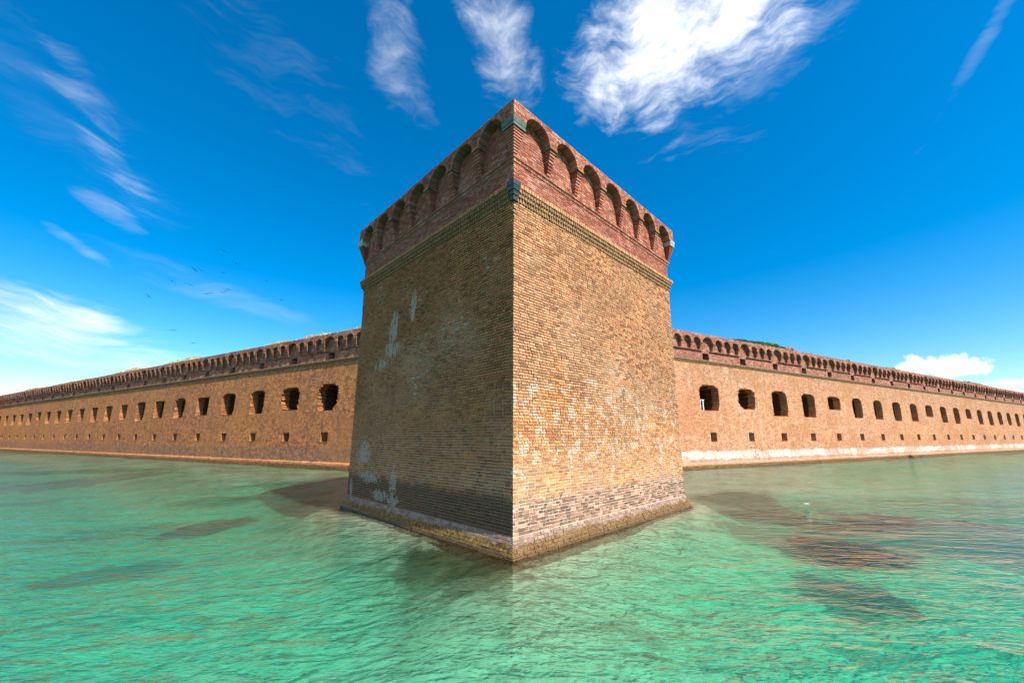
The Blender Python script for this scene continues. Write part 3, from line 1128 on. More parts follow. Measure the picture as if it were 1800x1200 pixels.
def recess(name, rows, depth, splay, mats, parent, mw, chamber=True):
    """the brick-lined hole behind an opening"""
    mb = MB()

    def step(i):
        return ((0.0, .13, .03, .16)[i % 4]) if chamber else 0.0

    for i, (za, zb, xl, xr) in enumerate(rows):
        xi, xo = xl + splay, xr - splay
        # each course of the reveal steps in and out, so the jamb reads as ragged brickwork
        j = step(i)
        d1 = depth * .42
        a1, b1 = xl + (splay + j) * .55, xr - (splay + j) * .55
        mb.face([(xl, 0, za), (xl, 0, zb), (a1, d1, zb), (a1, d1, za)])
        mb.face([(xr, 0, zb), (xr, 0, za), (b1, d1, za), (b1, d1, zb)])
        mb.face([(a1, d1, za), (a1, d1, zb), (xi + j, depth, zb), (xi + j, depth, za)], 1 if chamber else 0)  # inner part of the reveal coloured dark, shade put into the material
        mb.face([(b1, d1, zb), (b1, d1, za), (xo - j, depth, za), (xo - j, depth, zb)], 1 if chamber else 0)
        if i + 1 < len(rows):
            _, _, xl2, xr2 = rows[i + 1]
            j2 = step(i + 1)
            a2, b2 = xl2 + (splay + j2) * .55, xr2 - (splay + j2) * .55
            mb.face([(xl, 0, zb), (xl2, 0, zb), (a2, d1, zb), (a1, d1, zb)])
            mb.face([(xr2, 0, zb), (xr, 0, zb), (b1, d1, zb), (b2, d1, zb)])
            mb.face([(a1, d1, zb), (a2, d1, zb), (xl2 + splay + j2, depth, zb), (xi + j, depth, zb)])
            mb.face([(b2, d1, zb), (b1, d1, zb), (xo - j, depth, zb), (xr2 - splay - j2, depth, zb)])
    za, _, xl, xr = rows[0]
    mb.face([(xl, 0, za), (xr, 0, za), (xr - splay, depth, za), (xl + splay, depth, za)])
    _, zb, xl, xr = rows[-1]
    mb.face([(xr, 0, zb), (xl, 0, zb), (xl + splay, depth, zb), (xr - splay, depth, zb)])
    if chamber:
        z0, z1 = rows[0][0] - .6, rows[-1][1] + .5
        X = 2.9
        Y = depth + 4.5
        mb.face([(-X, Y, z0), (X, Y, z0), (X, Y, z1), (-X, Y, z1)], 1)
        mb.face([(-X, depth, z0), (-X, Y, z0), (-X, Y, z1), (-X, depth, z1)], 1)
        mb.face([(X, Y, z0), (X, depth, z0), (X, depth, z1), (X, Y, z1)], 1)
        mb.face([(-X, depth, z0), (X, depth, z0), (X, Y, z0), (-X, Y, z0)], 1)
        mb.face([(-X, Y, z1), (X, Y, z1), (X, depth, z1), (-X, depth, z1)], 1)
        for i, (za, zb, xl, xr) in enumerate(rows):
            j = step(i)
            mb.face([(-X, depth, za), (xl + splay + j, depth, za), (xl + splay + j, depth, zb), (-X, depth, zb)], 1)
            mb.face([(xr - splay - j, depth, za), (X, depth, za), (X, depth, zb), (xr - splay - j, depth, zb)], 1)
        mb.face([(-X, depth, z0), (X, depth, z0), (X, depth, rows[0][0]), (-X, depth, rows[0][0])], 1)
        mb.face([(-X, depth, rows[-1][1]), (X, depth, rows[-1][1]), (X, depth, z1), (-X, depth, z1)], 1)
    else:
        xs = min(r[2] for r in rows) - .05, max(r[3] for r in rows) + .05
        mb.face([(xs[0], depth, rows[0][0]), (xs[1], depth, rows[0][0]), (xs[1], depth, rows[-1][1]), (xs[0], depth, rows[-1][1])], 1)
    return mb.build(name, mats, parent, mw)


CZ0, CZ1, CS0, CS1, CSP, CTOP = 10.98, 11.34, 12.32, 12.46, 13.28, 14.2
COV = 0.42


def curtain(name, side, cfg, n_bays, tan, emb, label):
    root = empty(name)
    tag(root, label, 'wall', 'curtain walls either side of the bastion')
    b, c, t0, B = cfg['b'], cfg['c'], cfg['t0'], cfg['B']
    ang = (math.pi / 2 - b) * side
    origin = (0.0, c)
    mw = frame(origin, ang)
    tmin, tmax = 8.0, t0 + (n_bays - 0.5) * B + 1.0

    def X(t):
        return side * t
    holes = []          # (xc, rows)
    for k in range(-2, n_bays):
        xc = X(t0 + k * B)
        e = emb.get(k, {})
        if k >= 0:
            half = e.get('half', 1.62)
            z0, z1 = e.get('z0', 5.80), e.get('z1', 8.72)
            vr = random.Random(k * 7 + side)
            half += vr.uniform(-.10, .06)
            z0 += vr.uniform(-.08, .12)
            rows = jagged(half, z0, z1, e.get('arch', 0.55), e.get('rough', 1.0), 100 * k + side)
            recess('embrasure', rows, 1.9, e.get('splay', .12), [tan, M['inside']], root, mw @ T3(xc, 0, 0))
            holes.append((xc, rows))
            lr = [(2.66 + .16 * i, 2.66 + .16 * (i + 1), -.60, .60) for i in range(6)]
            xl = xc + e.get('dl', 0.0)
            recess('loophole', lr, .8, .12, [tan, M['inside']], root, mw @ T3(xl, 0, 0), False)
            holes.append((xl, lr))
            if side > 0 and k < 2:
                mb = MB()
                mb.box(xl - .585, xl - .43, -.01, .10, 2.67, 3.61)
                j = mb.build('stone_jamb', M['stone'], root, mw)
            if side < 0 and k < 12:
                mb = MB()
                mb.box(xl - .68, xl + .64, -.025, .12, 2.585, 2.655)
                mb.build('sill', M['cornice'], root, mw)
        dr = [(11.42 + .19 * i, 11.42 + .19 * (i + 1), -.52, .52) for i in range(4)]
        recess('drain_hole', dr, .55, .0, [M['red'], M['inside']], root, mw @ T3(xc, 0, 0), False)
        holes.append((xc, dr))
    xa, xb = sorted((X(tmin), X(tmax)))

    def skin(name, za, zb, mat, y=0.0):
        lv = {za, zb}
        for xc, rows in holes:
            for r in rows:
                if za < r[0] < zb: lv.add(r[0])
                if za < r[1] < zb: lv.add(r[1])
        lv = sorted(lv)
        lv2 = [lv[0]]
        for q in lv[1:]:
            if q - lv2[-1] > 1e-5:
                lv2.append(q)
        mb = MB()
        for z0, z1 in zip(lv2[:-1], lv2[1:]):
            zm = (z0 + z1) / 2
            bl = []
            for xc, rows in holes:
                for r in rows:
                    if r[0] < zm < r[1]:
                        bl.append((xc + r[2], xc + r[3]))
            bl.sort()
            x = xa
            for (p, q) in bl:
                mb.face([(x, y, z0), (p, y, z0), (p, y, z1), (x, y, z1)])
                x = q
            mb.face([(x, y, z0), (xb, y, z0), (xb, y, z1), (x, y, z1)])
        return mb.build(name, mat, root, mw)
    skin('wall_face', 0.5, CZ0, tan)
    skin('parapet_band', CZ1, CTOP - .02, M['red'])
    # plinth: low ledge with sloped top just above the water
    mb = MB()
    pr = [(-3.4, -.45), (.30, -.34), (.50, -.30), (.62, .005)]
    for (z0, y0), (z1, y1) in zip(pr[:-1], pr[1:]):
        mb.face([(xa, y0, z0), (xb, y0, z0), (xb, y1, z1), (xa, y1, z1)])
    mb.build('plinth', tan, root, mw)
    # cornice in three steps
    mb = MB()
    for (z0, z1, y) in ((CZ0, 11.10, -.05), (11.10, 11.22, -.11), (11.22, CZ1, -.17)):
        mb.box(xa, xb, y, .02, z0, z1 - .004, 0, 'k')
    mb.build('cornice', M['cornice'], root, mw)
    mb = MB()
    mb.box(xa, xb, .0, 1.1, CTOP - .03, CTOP - .012, 0, 'f')
    mb.face([(xb, 1.1, 9), (xa, 1.1, 9), (xa, 1.1, CTOP), (xb, 1.1, CTOP)])
    mb.build('wall_top', M['red'], root, mw)
    # arcade: one wide and three narrow arches to a bay
    wide, nar = 2.16, 1.499
    arcs, corbs = [], []
    ring_w = ring_n = cb = st = None
    for k in range(-2, n_bays):
        tc = t0 + k * B
        arcs.append((X(tc), .84, .62))
        for i in range(3):
            arcs.append((X(tc + wide / 2 + nar * (i + .5)), .55, .52))
        for t in (tc + wide / 2, tc + wide / 2 + nar, tc + wide / 2 + 2 * nar, tc + wide / 2 + 3 * nar):
            corbs.append(X(t))
        # string course between the wide arches
        m4 = mw @ T3(X(tc + B / 2), 0, 0)
        if st is None:
            mb = MB()
            h = (B - 1.4) / 2
            mb.box(-h, h, -.09, .02, CS0, CS0 + .07, 0, 'k')
            mb.box(-h - .002, h + .002, -.17, .02, CS0 + .07, CS1, 0, 'k')
            st = mb.build('string_course', M['red'], root, m4)
        else:
            copy_part(st, root, m4)
    parapet_slab('parapet_wall', arcs, xa, xb, CSP, CTOP, -COV, 0.02, M['red'], root, mw, seg=9)
    for (x, h, hh) in arcs:
        m4 = mw @ T3(x, 0, CSP)
        if h > .7:
            if ring_w is None:
                ring_w = arch_ring('arch_ring', h, hh, -COV - .025, .03, M['red'], root, m4, 19, .12, .12)
            else:
                copy_part(ring_w, root, m4)
        else:
            if ring_n is None:
                ring_n = arch_ring('arch_ring', h, hh, -COV - .025, .03, M['red'], root, m4, 15, .12, .12)
            else:
                copy_part(ring_n, root, m4)
    for x in corbs:
        m4 = mw @ T3(x, 0, 0)
        if cb is None:
            cb = corbel('corbel', .14, .32, .12, COV - .03, CS1, 13.18, 8, CSP - 13.18, M['red'], M['cornice'], root, m4)
        else:
            copy_part(cb, root, m4)
    return root, mw, (xa, xb)


emb_R = {0: dict(half=1.70, rough=.9, z0=5.82, z1=8.68, splay=.05), 1: dict(half=1.68, z0=6.15, z1=8.62, rough=2.4, arch=.5),
         2: dict(half=1.60, z0=5.72, z1=8.74, rough=1.1), 3: dict(half=1.55, z0=5.72, z1=8.72, rough=.6),
         4: dict(half=1.70, z0=6.85, z1=8.68, rough=.5, arch=.35), 9: dict(half=1.6, z0=6.6, z1=8.75, rough=.4), 12: dict(half=1.55, z0=6.7, z1=8.75, rough=.4)}
emb_L = {0: dict(half=1.72, rough=2.0, z0=5.80, z1=8.75, arch=.6), 1: dict(half=1.66, rough=2.8, z0=6.05, z1=8.72, arch=.5),
         2: dict(half=1.62, rough=1.4, z0=5.85, z1=8.72, arch=.45), 3: dict(half=1.6, rough=1.0, z0=5.85, z1=8.72, arch=.35),
         4: dict(rough=.4, arch=0, z0=6.0, z1=8.55), 5: dict(rough=2.2, arch=.5), 6: dict(rough=.5, arch=0, z0=6.0, z1=8.6), 7: dict(rough=.8, arch=.2)}
for k in range(5, 24):
    if k not in emb_R:
        emb_R[k] = dict(half=1.55, z0=5.75, z1=8.75, rough=.9, arch=.6)
    if k not in emb_L and k > 7:
        emb_L[k] = dict(half=1.5, z0=5.95, z1=8.55, rough=.6, arch=0, splay=.3)
emb_L[15] = dict(half=1.4, rough=2.6, arch=.2, splay=.3)

curt_r, mw_r, ext_r = curtain('curtain_wall', 1, CUR_R, 20, M['tan_r'], emb_R,
                              'pale buff brick curtain wall with white salt band, right of the bastion')
curt_l, mw_l, ext_l = curtain('curtain_wall', -1, CUR_L, 21, M['tan_l'], emb_L,
                              'golden brown brick curtain wall with dark tide band, left of the bastion')


# ------------------------------------------------------------------ far bastions at the ends of the curtains
def far_bastion(side, cfg, mw, xe, tan, label):
    root = empty('far_bastion')
    tag(root, label, 'bastion')
    A = np.array(mw)

    def W(x, y):
        return A[:2, 0] * x + A[:2, 1] * y + A[:2, 3]
    e = side
    pts = [W(xe, 1.0), W(xe, -13.5), W(xe + e * 9.5, -18.5), W(xe + e * 16, -8.0), W(xe + e * 16, 1.0)]
    if side > 0:
        ch = pts
    else:
        ch = pts[::-1]
    ring_stack('wall', ch, [(-3.4, .5), (0, .25), (.56, 0), (10.57, 0), (10.57, .06), (10.75, .14), (10.9, .26), (11.07, .28), (11.08, 0)], [tan], root)
    ring_stack('parapet', ch, [(11.075, .002), (12.05, .002), (12.06, .09), (12.3, .09), (12.31, .1), (13.1, .48), (13.1, .5), (13.82, .5)], [M['red']], root, cap=0)
    return root


far_bastion(-1, CUR_L, mw_l, ext_l[0] + .02, M['tan_l'], 'distant brick bastion at the far left end of the golden curtain wall')


# ------------------------------------------------------------------ earth on top of the walls
def berm(name, mw, side, ext, bumps, seed):
    """grassed earth bank behind the parapet"""
    rnd = np.random.default_rng(seed)
    n = 260
    xs = np.linspace(ext[0] + .3, ext[1] - .3, n)
    t = np.abs(xs)
    h = 0.22 + 0.16 * np.sin(t * .31 + seed) + 0.14 * np.sin(t * .83 + 2 * seed) + 0.08 * rnd.standard_normal(n)
    for (c, w, a) in bumps:
        h += a * np.exp(-((t - c) / w) ** 2)
    ys = np.array([0.55, 1.0, 1.9, 3.2, 5.0, 9.0, 14.0])
    kz = np.array([0.0, .55, 1.0, 1.1, 1.15, 1.0, 0.6])
    V = []
    for j, (y, k) in enumerate(zip(ys, kz)):
        for i in range(n):
            z = CTOP - .05 + (h[i] * k + (0.05 * rnd.standard_normal() if j else 0)) + (0.16 * min(y - .5, 3) * (1 if h[i] > .1 else .5) if j else 0)
            if j == len(ys) - 1:
                z = 12.5
            V.append((xs[i], y, z))
    F = [(j * n + i, j * n + i + 1, (j + 1) * n + i + 1, (j + 1) * n + i) for j in range(len(ys) - 1) for i in range(n - 1)]
    o = mesh_obj(name, V, F, M['earth'], None, mw)
    o['kind'] = 'structure'
    return xs, h, np.array(V).reshape(len(ys), n, 3)


def blades(name, P, hgt, mat, mw, label, cat, wid=.05, per=5, lean=.5):
    """tufts of thin blades at the given points; one mass"""
    V, F, T = [], [], []
    for p in P:
        tone = random.random()
        for _ in range(per):
            a = random.uniform(0, 6.283)
            hh = hgt * random.uniform(.5, 1.3)
            bx, by = p[0] + random.uniform(-.2, .2), p[1] + random.uniform(-.2, .2)
            lx, ly = math.cos(a) * hh * lean * random.random(), math.sin(a) * hh * lean * random.random()
            wx, wy = -math.sin(a) * wid, math.cos(a) * wid
            i = len(V)
            V += [(bx - wx, by - wy, p[2] - .06), (bx + wx, by + wy, p[2] - .06), (bx + lx * .5 + wx * .7, by + ly * .5 + wy * .7, p[2] + hh * .55), (bx + lx * .5 - wx * .7, by + ly * .5 - wy * .7, p[2] + hh * .55), (bx + lx, by + ly, p[2] + hh)]
            F += [(i, i + 1, i + 2, i + 3), (i + 3, i + 2, i + 4)]
            T += [tone * .7 + random.random() * .3] * 5
    o = mesh_obj(name, V, F, mat, None, mw, attrs={'tone': T})
    o['kind'] = 'stuff'
    o['label'] = label
    o['category'] = cat
    return o


def grass_points(grid, n, rnd, tmin=0, tmax=1e9, rows=(0, 4)):
    out = []
    J, N, _ = grid.shape
    while len(out) < n:
        i = rnd.randrange(N - 1)
        if not (tmin < abs(grid[0, i, 0]) < tmax):
            continue
        j = rnd.randrange(*rows)
        f, g = rnd.random(), rnd.random()
        p = grid[j, i] * (1 - f) * (1 - g) + grid[j, i + 1] * f * (1 - g) + grid[j + 1, i] * (1 - f) * g + grid[j + 1, i + 1] * f * g
        out.append(p)
    return out


rnd = random.Random(5)
xs, h, gr = berm('earth_bank', mw_r, 1, ext_r, [(38, 5.0, .55), (44, 3, .35), (60, 3, .2), (75, 5, .3), (120, 9, .5)], 3)
blades('dry_grass', grass_points(gr, 2600, rnd), .22, M['grass'], mw_r, 'dry grass fringe along the top of the pale wall', 'grass')
blades('green_scrub', grass_points(gr, 1500, rnd, 30, 50, (0, 3)), .26, M['shrub'], mw_r, 'low green scrub growing on the bank above the pale wall', 'scrub', .09, 8, 1.0)
xs, h, gl = berm('earth_bank', mw_l, -1, ext_l, [(24, 5, .35), (30, 5, .55), (38, 5, .35), (62, 7, .6), (84, 8, .7), (110, 9, .6), (140, 8, .5)], 8)
blades('dry_grass', grass_points(gl, 2800, rnd), .24, M['grass'], mw_l, 'dry grass fringe along the top of the golden wall', 'grass')


def lumpy(name, size, mat, mw, seed, sub=2, parent=None):
    import bmesh
    bm = bmesh.new()
    bmesh.ops.create_icosphere(bm, subdivisions=sub, radius=1.0)
    r_ = random.Random(seed)
    ph = [(Vector((r_.uniform(-1, 1), r_.uniform(-1, 1), r_.uniform(-1, 1))).normalized(), r_.uniform(.55, 1.0)) for _ in range(9)]
    for v in bm.verts:
        d = v.co.normalized()
        s_ = 1.0
        for n, k in ph:
            q = d.dot(n)
            if q > k * .75:
                s_ = min(s_, k * .75 / max(q, .01))
        v.co = Vector((d.x * size[0] * s_, d.y * size[1] * s_, d.z * size[2] * s_)) * r_.uniform(.95, 1.05)
    me = bpy.data.meshes.new(name)
    bm.to_mesh(me)
    bm.free()
    me.materials.append(mat)
    o = bpy.data.objects.new(name, me)
    link(o, parent)
    o.matrix_local = mw
    return o


# broken masonry on the right bank: a ruined magazine top
root = empty('ruined_masonry')
tag(root, 'broken red brick masonry remains among green scrub on the bank', 'ruin')
for i in range(9):
    t = 40.5 + i * .62
    mb = MB()
    hgt = .18 + .22 * rnd.random()
    mb.box(-.29, .29, -.2, .25, 0, hgt)
    mb.build('masonry_block', M['rubble'], root, mw_r @ T3(t, 2.0 + .15 * rnd.random(), 15.15 + .1 * rnd.random()) @ Matrix.Rotation(rnd.uniform(-.2, .2), 4, 'Z'))
o = lumpy('rounded_shrub', (.9, .8, .55), M['shrub'], mw_r @ T3(61.5, 2.2, 14.95), 4, 3)
tag(o, 'small dark rounded bush on top of the pale wall', 'shrub')

# ------------------------------------------------------------------ things on the walls and by the water
def pix_to_plane(px, py, z):
    d = pix_dir(px, py)
    k = (z - CAM_H) / d.z
    return Vector((d.x * k, d.y * k, z))


xc = CUR_R['t0']
rail = empty('white_railing')
tag(rail, 'small white railing inside the embrasure next to the bastion', 'railing')
for dx in (-1.42, -.98):
    mb = MB()
    mb.box(dx - .05, dx + .05, .10, .20, 5.80, 6.98)
    mb.build('post', M['white_paint'], rail, mw_r @ T3(xc, 0, 0))
mb = MB()
mb.box(-1.60, -.80, .115, .185, 6.98, 7.06)
mb.build('handrail', M['white_paint'], rail, mw_r @ T3(xc, 0, 0))

for i, (px, py, s_, lab) in enumerate(((1352, 813, .75, 'largest dark wet rock at the foot of the pale wall'),
                                      (1330, 817, .42, 'pale-topped rock beside the largest dark rock at the wall foot'),
                                      (1364, 815, .36, 'small dark rock just beyond the largest rock at the wall foot'),
                                      (1598, 803, .8, 'dark flat rock under the far stretch of the pale wall'),
                                      (1622, 802, .7, 'rightmost dark flat rock under the far stretch of the pale wall'))):
    p = pix_to_plane(px, py, 0.05)
    o = lumpy('shore_rock', (s_ * 1.1, s_ * .8, s_ * .62), M['rock'] if i != 1 else M['rubble'], T3(p.x, p.y, 0.02) @ Matrix.Rotation(.7 * i, 4, 'Z'), 20 + i)
    tag(o, lab, 'rock', 'rocks at the wall foot')

p = pix_to_plane(1416, 885, 0.03)
o = lumpy('foam_float', (.18, .08, .02), M['white_paint'], T3(p.x, p.y, .03), 77, 2)
tag(o, 'small white piece of foam floating on the water right of the bastion', 'foam')


# ------------------------------------------------------------------ birds
def bird_mesh(flap, seed):
    """soaring seabird: slim body, forked tail, long kinked wings"""
    V, F = [], []
    secs = [(-.42, .015, .012), (-.30, .05, .04), (-.05, .085, .075), (.18, .07, .06), (.30, .04, .045), (.36, .042, .042), (.42, .02, .02), (.52, .006, .006)]
    m = 8
    for (y, rx, rz) in secs:
        for k in range(m):
            a = 2 * math.pi * k / m
            V.append((rx * math.cos(a), y, rz * math.sin(a)))
    for j in range(len(secs) - 1):
        for k in range(m):
            F.append((j * m + k, j * m + (k + 1) % m, (j + 1) * m + (k + 1) % m, (j + 1) * m + k))
    F.append(tuple(range(m))[::-1])
    F.append(tuple((len(secs) - 1) * m + k for k in range(m)))
    for s_ in (-1, 1):
        st = [(.05, .15, -.10, .02), (.35, .24, -.04, .02 + flap), (.58, .28, .04, .03 + flap * 1.3), (.85, .10, -.08, .0 + flap * 1.0), (1.12, -.18, -.24, -.06 + flap * .5)]
        b0 = len(V)
        for (x, yl, yt, z) in st:
            for (yy, dz) in ((yl, 0.0), ((yl + yt) / 2, .018), (yt, 0.0), ((yl + yt) / 2, -.012)):
                V.append((s_ * x, yy, z + dz))
        for j in range(len(st) - 1):
            for k in range(4):
                F.append((b0 + j * 4 + k, b0 + j * 4 + (k + 1) % 4, b0 + (j + 1) * 4 + (k + 1) % 4, b0 + (j + 1) * 4 + k))
        F.append(tuple(b0 + (len(st) - 1) * 4 + k for k in range(4)))
        b0 = len(V)
        V += [(0, -.38, .012), (s_ * .05, -.40, 0), (s_ * .12, -.74, 0), (s_ * .02, -.52, 0), (0, -.38, -.012)]
        F += [(b0, b0 + 1, b0 + 2, b0 + 3), (b0 + 4, b0 + 3, b0 + 2, b0 + 1)]
    me = bpy.data.meshes.new('seabird')
    me.from_pydata(V, [], F)
    me.materials.append(M['bird'])
    return me


bm_a, bm_b = bird_mesh(.12, 1), bird_mesh(-.02, 2)
BIRDS = [(393, 440.6, 24, 'topmost dark seabird of the flock soaring left of the bastion'),
         (414, 463, 32, 'second highest dark seabird, just below the topmost of the flock'),
         (342, 473.6, 32, 'left bird of the close upper pair in the flock'),
         (353.4, 475.4, 34, 'right bird of the close upper pair in the flock'),
         (391.6, 479.4, 8, 'faint level bird right of the close upper pair'),
         (302, 494, 34, 'steeply banked dark bird left of the close upper pair'),
         (334.4, 500.6, 12, 'level dark bird between the banked bird and the lower trio'),
         (261, 521, 34, 'leftmost dark bird of the flock, banking'),
         (363, 516.6, 5, 'left bird of the touching lower pair beneath the flock'),
         (369, 515.4, -8, 'right bird of the touching lower pair beneath the flock'),
         (390.6, 513.6, 12, 'lowest bird of the slanting lower trio'),
         (396, 511.6, 10, 'middle bird of the slanting lower trio'),
         (401.6, 509, 14, 'highest bird of the slanting lower trio'),
         (468, 494.6, 12, 'lone faint bird right of the flock, towards the bastion'),
         (494.6, 527, -3, 'rightmost faint bird, closest to the bastion'),
         (303.6, 580.6, -6, 'lone dark bird low over the golden wall, above the lowest bird'),
         (338.8, 602.8, -18, 'lowest dark bird, just above the golden wall parapet')]
for i, (px, py, tilt, lab) in enumerate(BIRDS):
    d = pix_dir(px, py)
    dist = 140 + 22 * rnd.random()
    if 'faint' in lab:
        dist += 50
    o = bpy.data.objects.new('seabird', bm_a if i % 2 else bm_b)
    COL.objects.link(o)
    o.location = Vector((0, 0, CAM_H)) + d * dist
    yaw = math.atan2(-d.x, d.y)
    o.rotation_euler = (R(-4 + 8 * rnd.random()), R(tilt), yaw + R(rnd.uniform(-25, 25)))
    tag(o, lab, 'bird', 'seabirds soaring above the golden wall')


# ------------------------------------------------------------------ sea bed and water
def seg_dist(px, py, a, b_):
    ax, ay = a
    bx, by = b_
    dx, dy = bx - ax, by - ay
    t = np.clip(((px - ax) * dx + (py - ay) * dy) / (dx * dx + dy * dy), 0, 1)
    return np.hypot(px - ax - t * dx, py - ay - t * dy)


def vnoise(x, y, seed):
    """smooth value noise for terrain"""
    r_ = np.random.default_rng(seed)
    tab = r_.random((64, 64))
    xi, yi = np.floor(x).astype(int), np.floor(y).astype(int)
    fx, fy = x - xi, y - yi
    fx, fy = fx * fx * (3 - 2 * fx), fy * fy * (3 - 2 * fy)
    g = lambda i, j: tab[i % 64, j % 64]
    return (g(xi, yi) * (1 - fx) + g(xi + 1, yi) * fx) * (1 - fy) + (g(xi, yi + 1) * (1 - fx) + g(xi + 1, yi + 1) * fx) * fy


def sea_floor():
    near_x = np.arange(-95, 95.01, 0.6)
    near_y = np.arange(-14, 110.01, 0.6)
    far = np.array([130, 200, 400, 1000, 3000.])
    gx = np.concatenate([-far[::-1], near_x, far])
    gy = np.concatenate([-far[::-1], near_y, far])
    X, Y = np.meshgrid(gx, gy)
    dt = np.minimum.reduce([seg_dist(X, Y, CHAIN[i], CHAIN[i + 1]) for i in range(4)])
    A = np.array(mw_r)
    r0, r1 = A[:2, 3], A[:2, 3] + A[:2, 0] * 170
    B_ = np.array(mw_l)
    l0, l1 = B_[:2, 3], B_[:2, 3] - B_[:2, 0] * 170
    dr, dl = seg_dist(X, Y, r0, r1), seg_dist(X, Y, l0, l1)
    z = -1.65 + .45 * (vnoise(X * .12, Y * .12, 1) - .5) + .22 * (vnoise(X * .5, Y * .5, 2) - .5) + .06 * (vnoise(X * 1.6, Y * 1.6, 3) - .5)
    z += 1.35 * np.exp(-(dt / 2.3) ** 1.5)
    z += 1.35 * np.exp(-(dr / 11.0) ** 4) + 1.5 * np.exp(-(dl / 14.0) ** 4)
    q = pix_to_plane(1300, 850, -.3)
    z += 1.5 * np.exp(-(((X - q.x) / 10.0) ** 2 + ((Y - q.y) / 8.5) ** 2))
    z = np.minimum(z, -0.16 + .05 * vnoise(X * .8, Y * .8, 5))
    V = np.stack([X.ravel(), Y.ravel(), z.ravel()], 1)
    nx = len(gx)
    idx = np.arange(len(V)).reshape(len(gy), nx)
    F = np.stack([idx[:-1, :-1].ravel(), idx[:-1, 1:].ravel(), idx[1:, 1:].ravel(), idx[1:, :-1].ravel()], 1)

    m, nt, b = material('sandy_sea_bed')
    P = nt.pos()
    x, y, zz = nt.sep(P)
    n1 = nt.noise(P, .35, 5, .6)
    n2 = nt.noise(P, 1.8, 5, .65)
    n3 = nt.noise(nt.mapping(P, rot=(0, 0, .5), scale=(1, 2.4, 1)), 3.2, 3, .6)
    c = nt.mix(nt.ss(n2, .3, .7), (.66, .56, .38), (.88, .79, .60))
    c = nt.mix(nt.mul(nt.ss(n3, .5, .75), .35), c, (.45, .40, .28))
    # sea-grass meadows: dark growth with a ragged rim, placed on the bed
    grass = None
    wn = nt.n.new('ShaderNodeTexNoise')
    nt.put(wn.inputs['Vector'], P)
    wn.inputs['Scale'].default_value = 0.42
    wn.inputs['Detail'].default_value = 5.0
    wn.inputs['Roughness'].default_value = 0.68
    wx, wy, _w = nt.sep(wn.outputs['Color'])
    x0, y0 = x, y
    x = nt.add(x, nt.mul(nt.sub(wx, .5), 4.5))
    y = nt.add(y, nt.mul(nt.sub(wy, .5), 4.5))
    for (px, py, rx, ry, a, k) in PATCHES:
        q = pix_to_plane(px, py, -1.6 if k < 1 else -.45)
        dx, dy = nt.sub(x, q.x), nt.sub(y, q.y)
        ca, sa = math.cos(a), math.sin(a)
        u = nt.add(nt.mul(dx, ca), nt.mul(dy, sa))
        v = nt.sub(nt.mul(dy, ca), nt.mul(dx, sa))
        bl = nt.blob(u, v, 0, 0, rx, ry)
        mm = nt.mul(nt.ss(nt.add(bl, nt.mul(nt.sub(nt.add(nt.mul(n1, .5), nt.mul(n2, .5)), .5), 1.6)), .08, .62), k)
        mm = nt.mul(mm, nt.ss(bl, 0, .45))
        grass = mm if grass is None else nt.mx(grass, mm)
    x = x0
    # flecks of rubble, shell and weed lying on the sand
    fl = nt.noise(P, 2.4, 5, .72)
    c = nt.mix(nt.lin(fl, .53, .66, 0.0, .60), c, (.20, .17, .09))
    c = nt.mix(nt.lin(nt.noise(P, .8, 4, .6), .52, .66, 0.0, .30), c, (.30, .29, .17))
    tuft = nt.mul(nt.ss(nt.add(nt.mul(n1, .6), nt.mul(n2, .5)), .60, .74), .5)
    grass = nt.mx(grass, tuft)
    c = nt.mix(grass, c, nt.mix(n2, (.008, .026, .022), (.035, .07, .045)))
    # brown-olive weed on the shallows by the walls
    sh = nt.mul(nt.ss(zz, -1.35, -.8), nt.ss(nt.add(nt.mul(n1, .6), nt.mul(n2, .6)), .45, .75))
    c = nt.mix(nt.mul(sh, nt.lin(nt.math('LESS_THAN', x, 0), 0, 1, .35, .85)), c, (.16, .13, .05))
    nt.l.new(c, b.inputs['Base Color'])
    nt.l.new(nt.bump(nt.add(n2, n3), .6, .08), b.inputs['Normal'])
    o = mesh_obj('sea_bed', V, F, m, smooth=True)
    o['kind'] = 'structure'
    return o


# (pixel seen, radii in metres, turn, strength)
PATCHES = [(362, 930, 2.6, 2.0, 0, .98), (800, 1000, 2.6, 1.15, R(142), 1.0), (150, 858, 9.5, 3.6, .2, .9), (30, 885, 4, 2.2, 0, .6),
           (200, 1005, 2.6, 1.6, .3, .7), (430, 985, 2.2, .8, .4, .3), (1460, 965, 5.6, 2.9, .2, .98), (1720, 950, 9.0, 4.2, 0, .98), (1330, 930, 4.6, 3.2, .5, .8),
           (1490, 1040, 2.0, 2.2, .4, .98), (1780, 985, 2.0, 1.4, 0, .8), (1120, 1150, .9, .6, 0, .45), (700, 1170, .8, .4, 0, .35), (1560, 1150, .8, .5, 0, .5), (960, 1130, .7, .4, .5, .35)]
sea_floor()


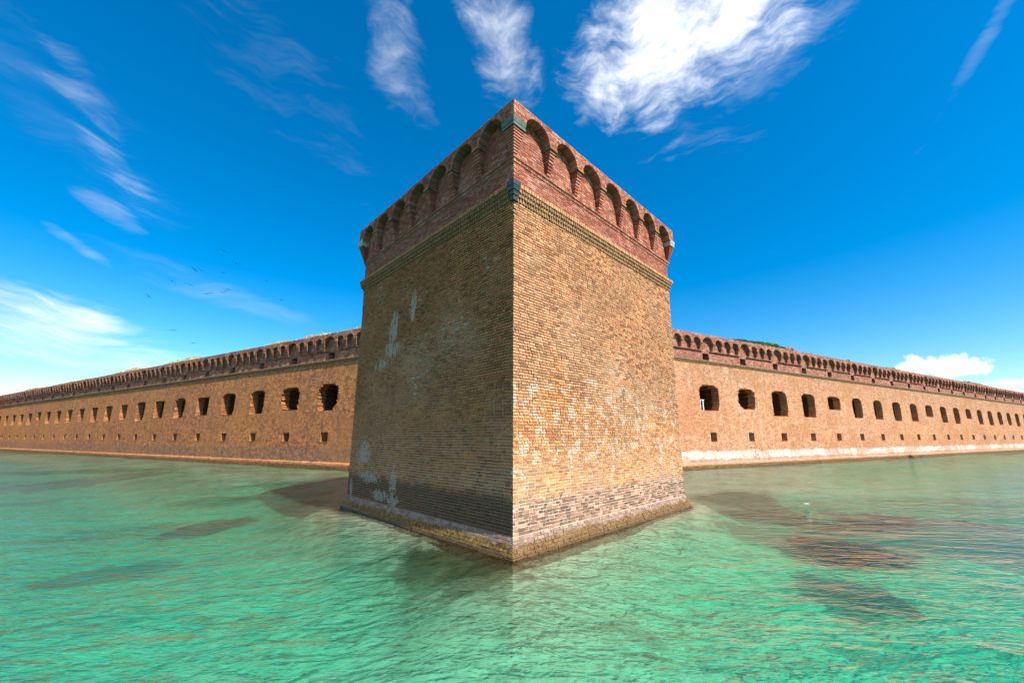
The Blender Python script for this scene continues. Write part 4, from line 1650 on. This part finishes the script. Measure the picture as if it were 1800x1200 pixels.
def water():
    m = bpy.data.materials.new('clear_sea_water')
    m.use_nodes = True
    nt = NT(m.node_tree)
    nt.n.remove(nt.n['Principled BSDF'])
    out = nt.n['Material Output']
    P = nt.pos()
    gust = nt.lin(nt.noise(P, .10, 3, .5), .35, .65, .55, 1.15)
    w0 = nt.noise(nt.mapping(P, rot=(0, 0, R(-20)), scale=(.5, 1.2, 1)), .45, 2, .5, .5)
    w1 = nt.noise(nt.mapping(P, rot=(0, 0, R(-28)), scale=(.55, 1.4, 1)), 1.25, 3, .5, .9)
    w2 = nt.noise(nt.mapping(P, rot=(0, 0, R(18)), scale=(.7, 1.5, 1)), 3.0, 2, .5, 1.0)
    w3 = nt.noise(nt.mapping(P, rot=(0, 0, R(-40)), scale=(.8, 1.8, 1)), 7.5, 2, .5, .6)
    h = nt.add(nt.add(nt.mul(w0, .55), nt.mul(w1, .38)), nt.mul(gust, nt.add(nt.mul(w2, .20), nt.mul(w3, .08))))
    nrm = nt.bump(h, 1.0, .29)
    fr = nt.n.new('ShaderNodeFresnel')
    fr.inputs['IOR'].default_value = 1.333
    nt.l.new(nrm, fr.inputs['Normal'])
    gl = nt.n.new('ShaderNodeBsdfGlossy')
    gl.inputs['Roughness'].default_value = .04
    nt.l.new(nrm, gl.inputs['Normal'])
    tr = nt.n.new('ShaderNodeBsdfTransparent')
    rf = nt.n.new('ShaderNodeBsdfRefraction')
    rf.inputs['IOR'].default_value = 1.333
    rf.inputs['Roughness'].default_value = 0.0
    nt.l.new(nrm, rf.inputs['Normal'])
    m1 = nt.n.new('ShaderNodeMixShader')
    m1.inputs[0].default_value = .36
    nt.l.new(tr.outputs[0], m1.inputs[1])
    nt.l.new(rf.outputs[0], m1.inputs[2])
    m2 = nt.n.new('ShaderNodeMixShader')
    nt.l.new(fr.outputs[0], m2.inputs[0])
    nt.l.new(m1.outputs[0], m2.inputs[1])
    nt.l.new(gl.outputs[0], m2.inputs[2])
    nt.l.new(m2.outputs[0], out.inputs['Surface'])
    va = nt.n.new('ShaderNodeVolumeAbsorption')
    va.inputs['Color'].default_value = (.07, .925, .81, 1)
    va.inputs['Density'].default_value = .44
    nt.l.new(va.outputs[0], out.inputs['Volume'])
    mb = MB()
    mb.box(-2900, 2900, -2900, 2900, -6, 0)
    o = mb.build('water', m)
    o['kind'] = 'structure'
    return o


water()
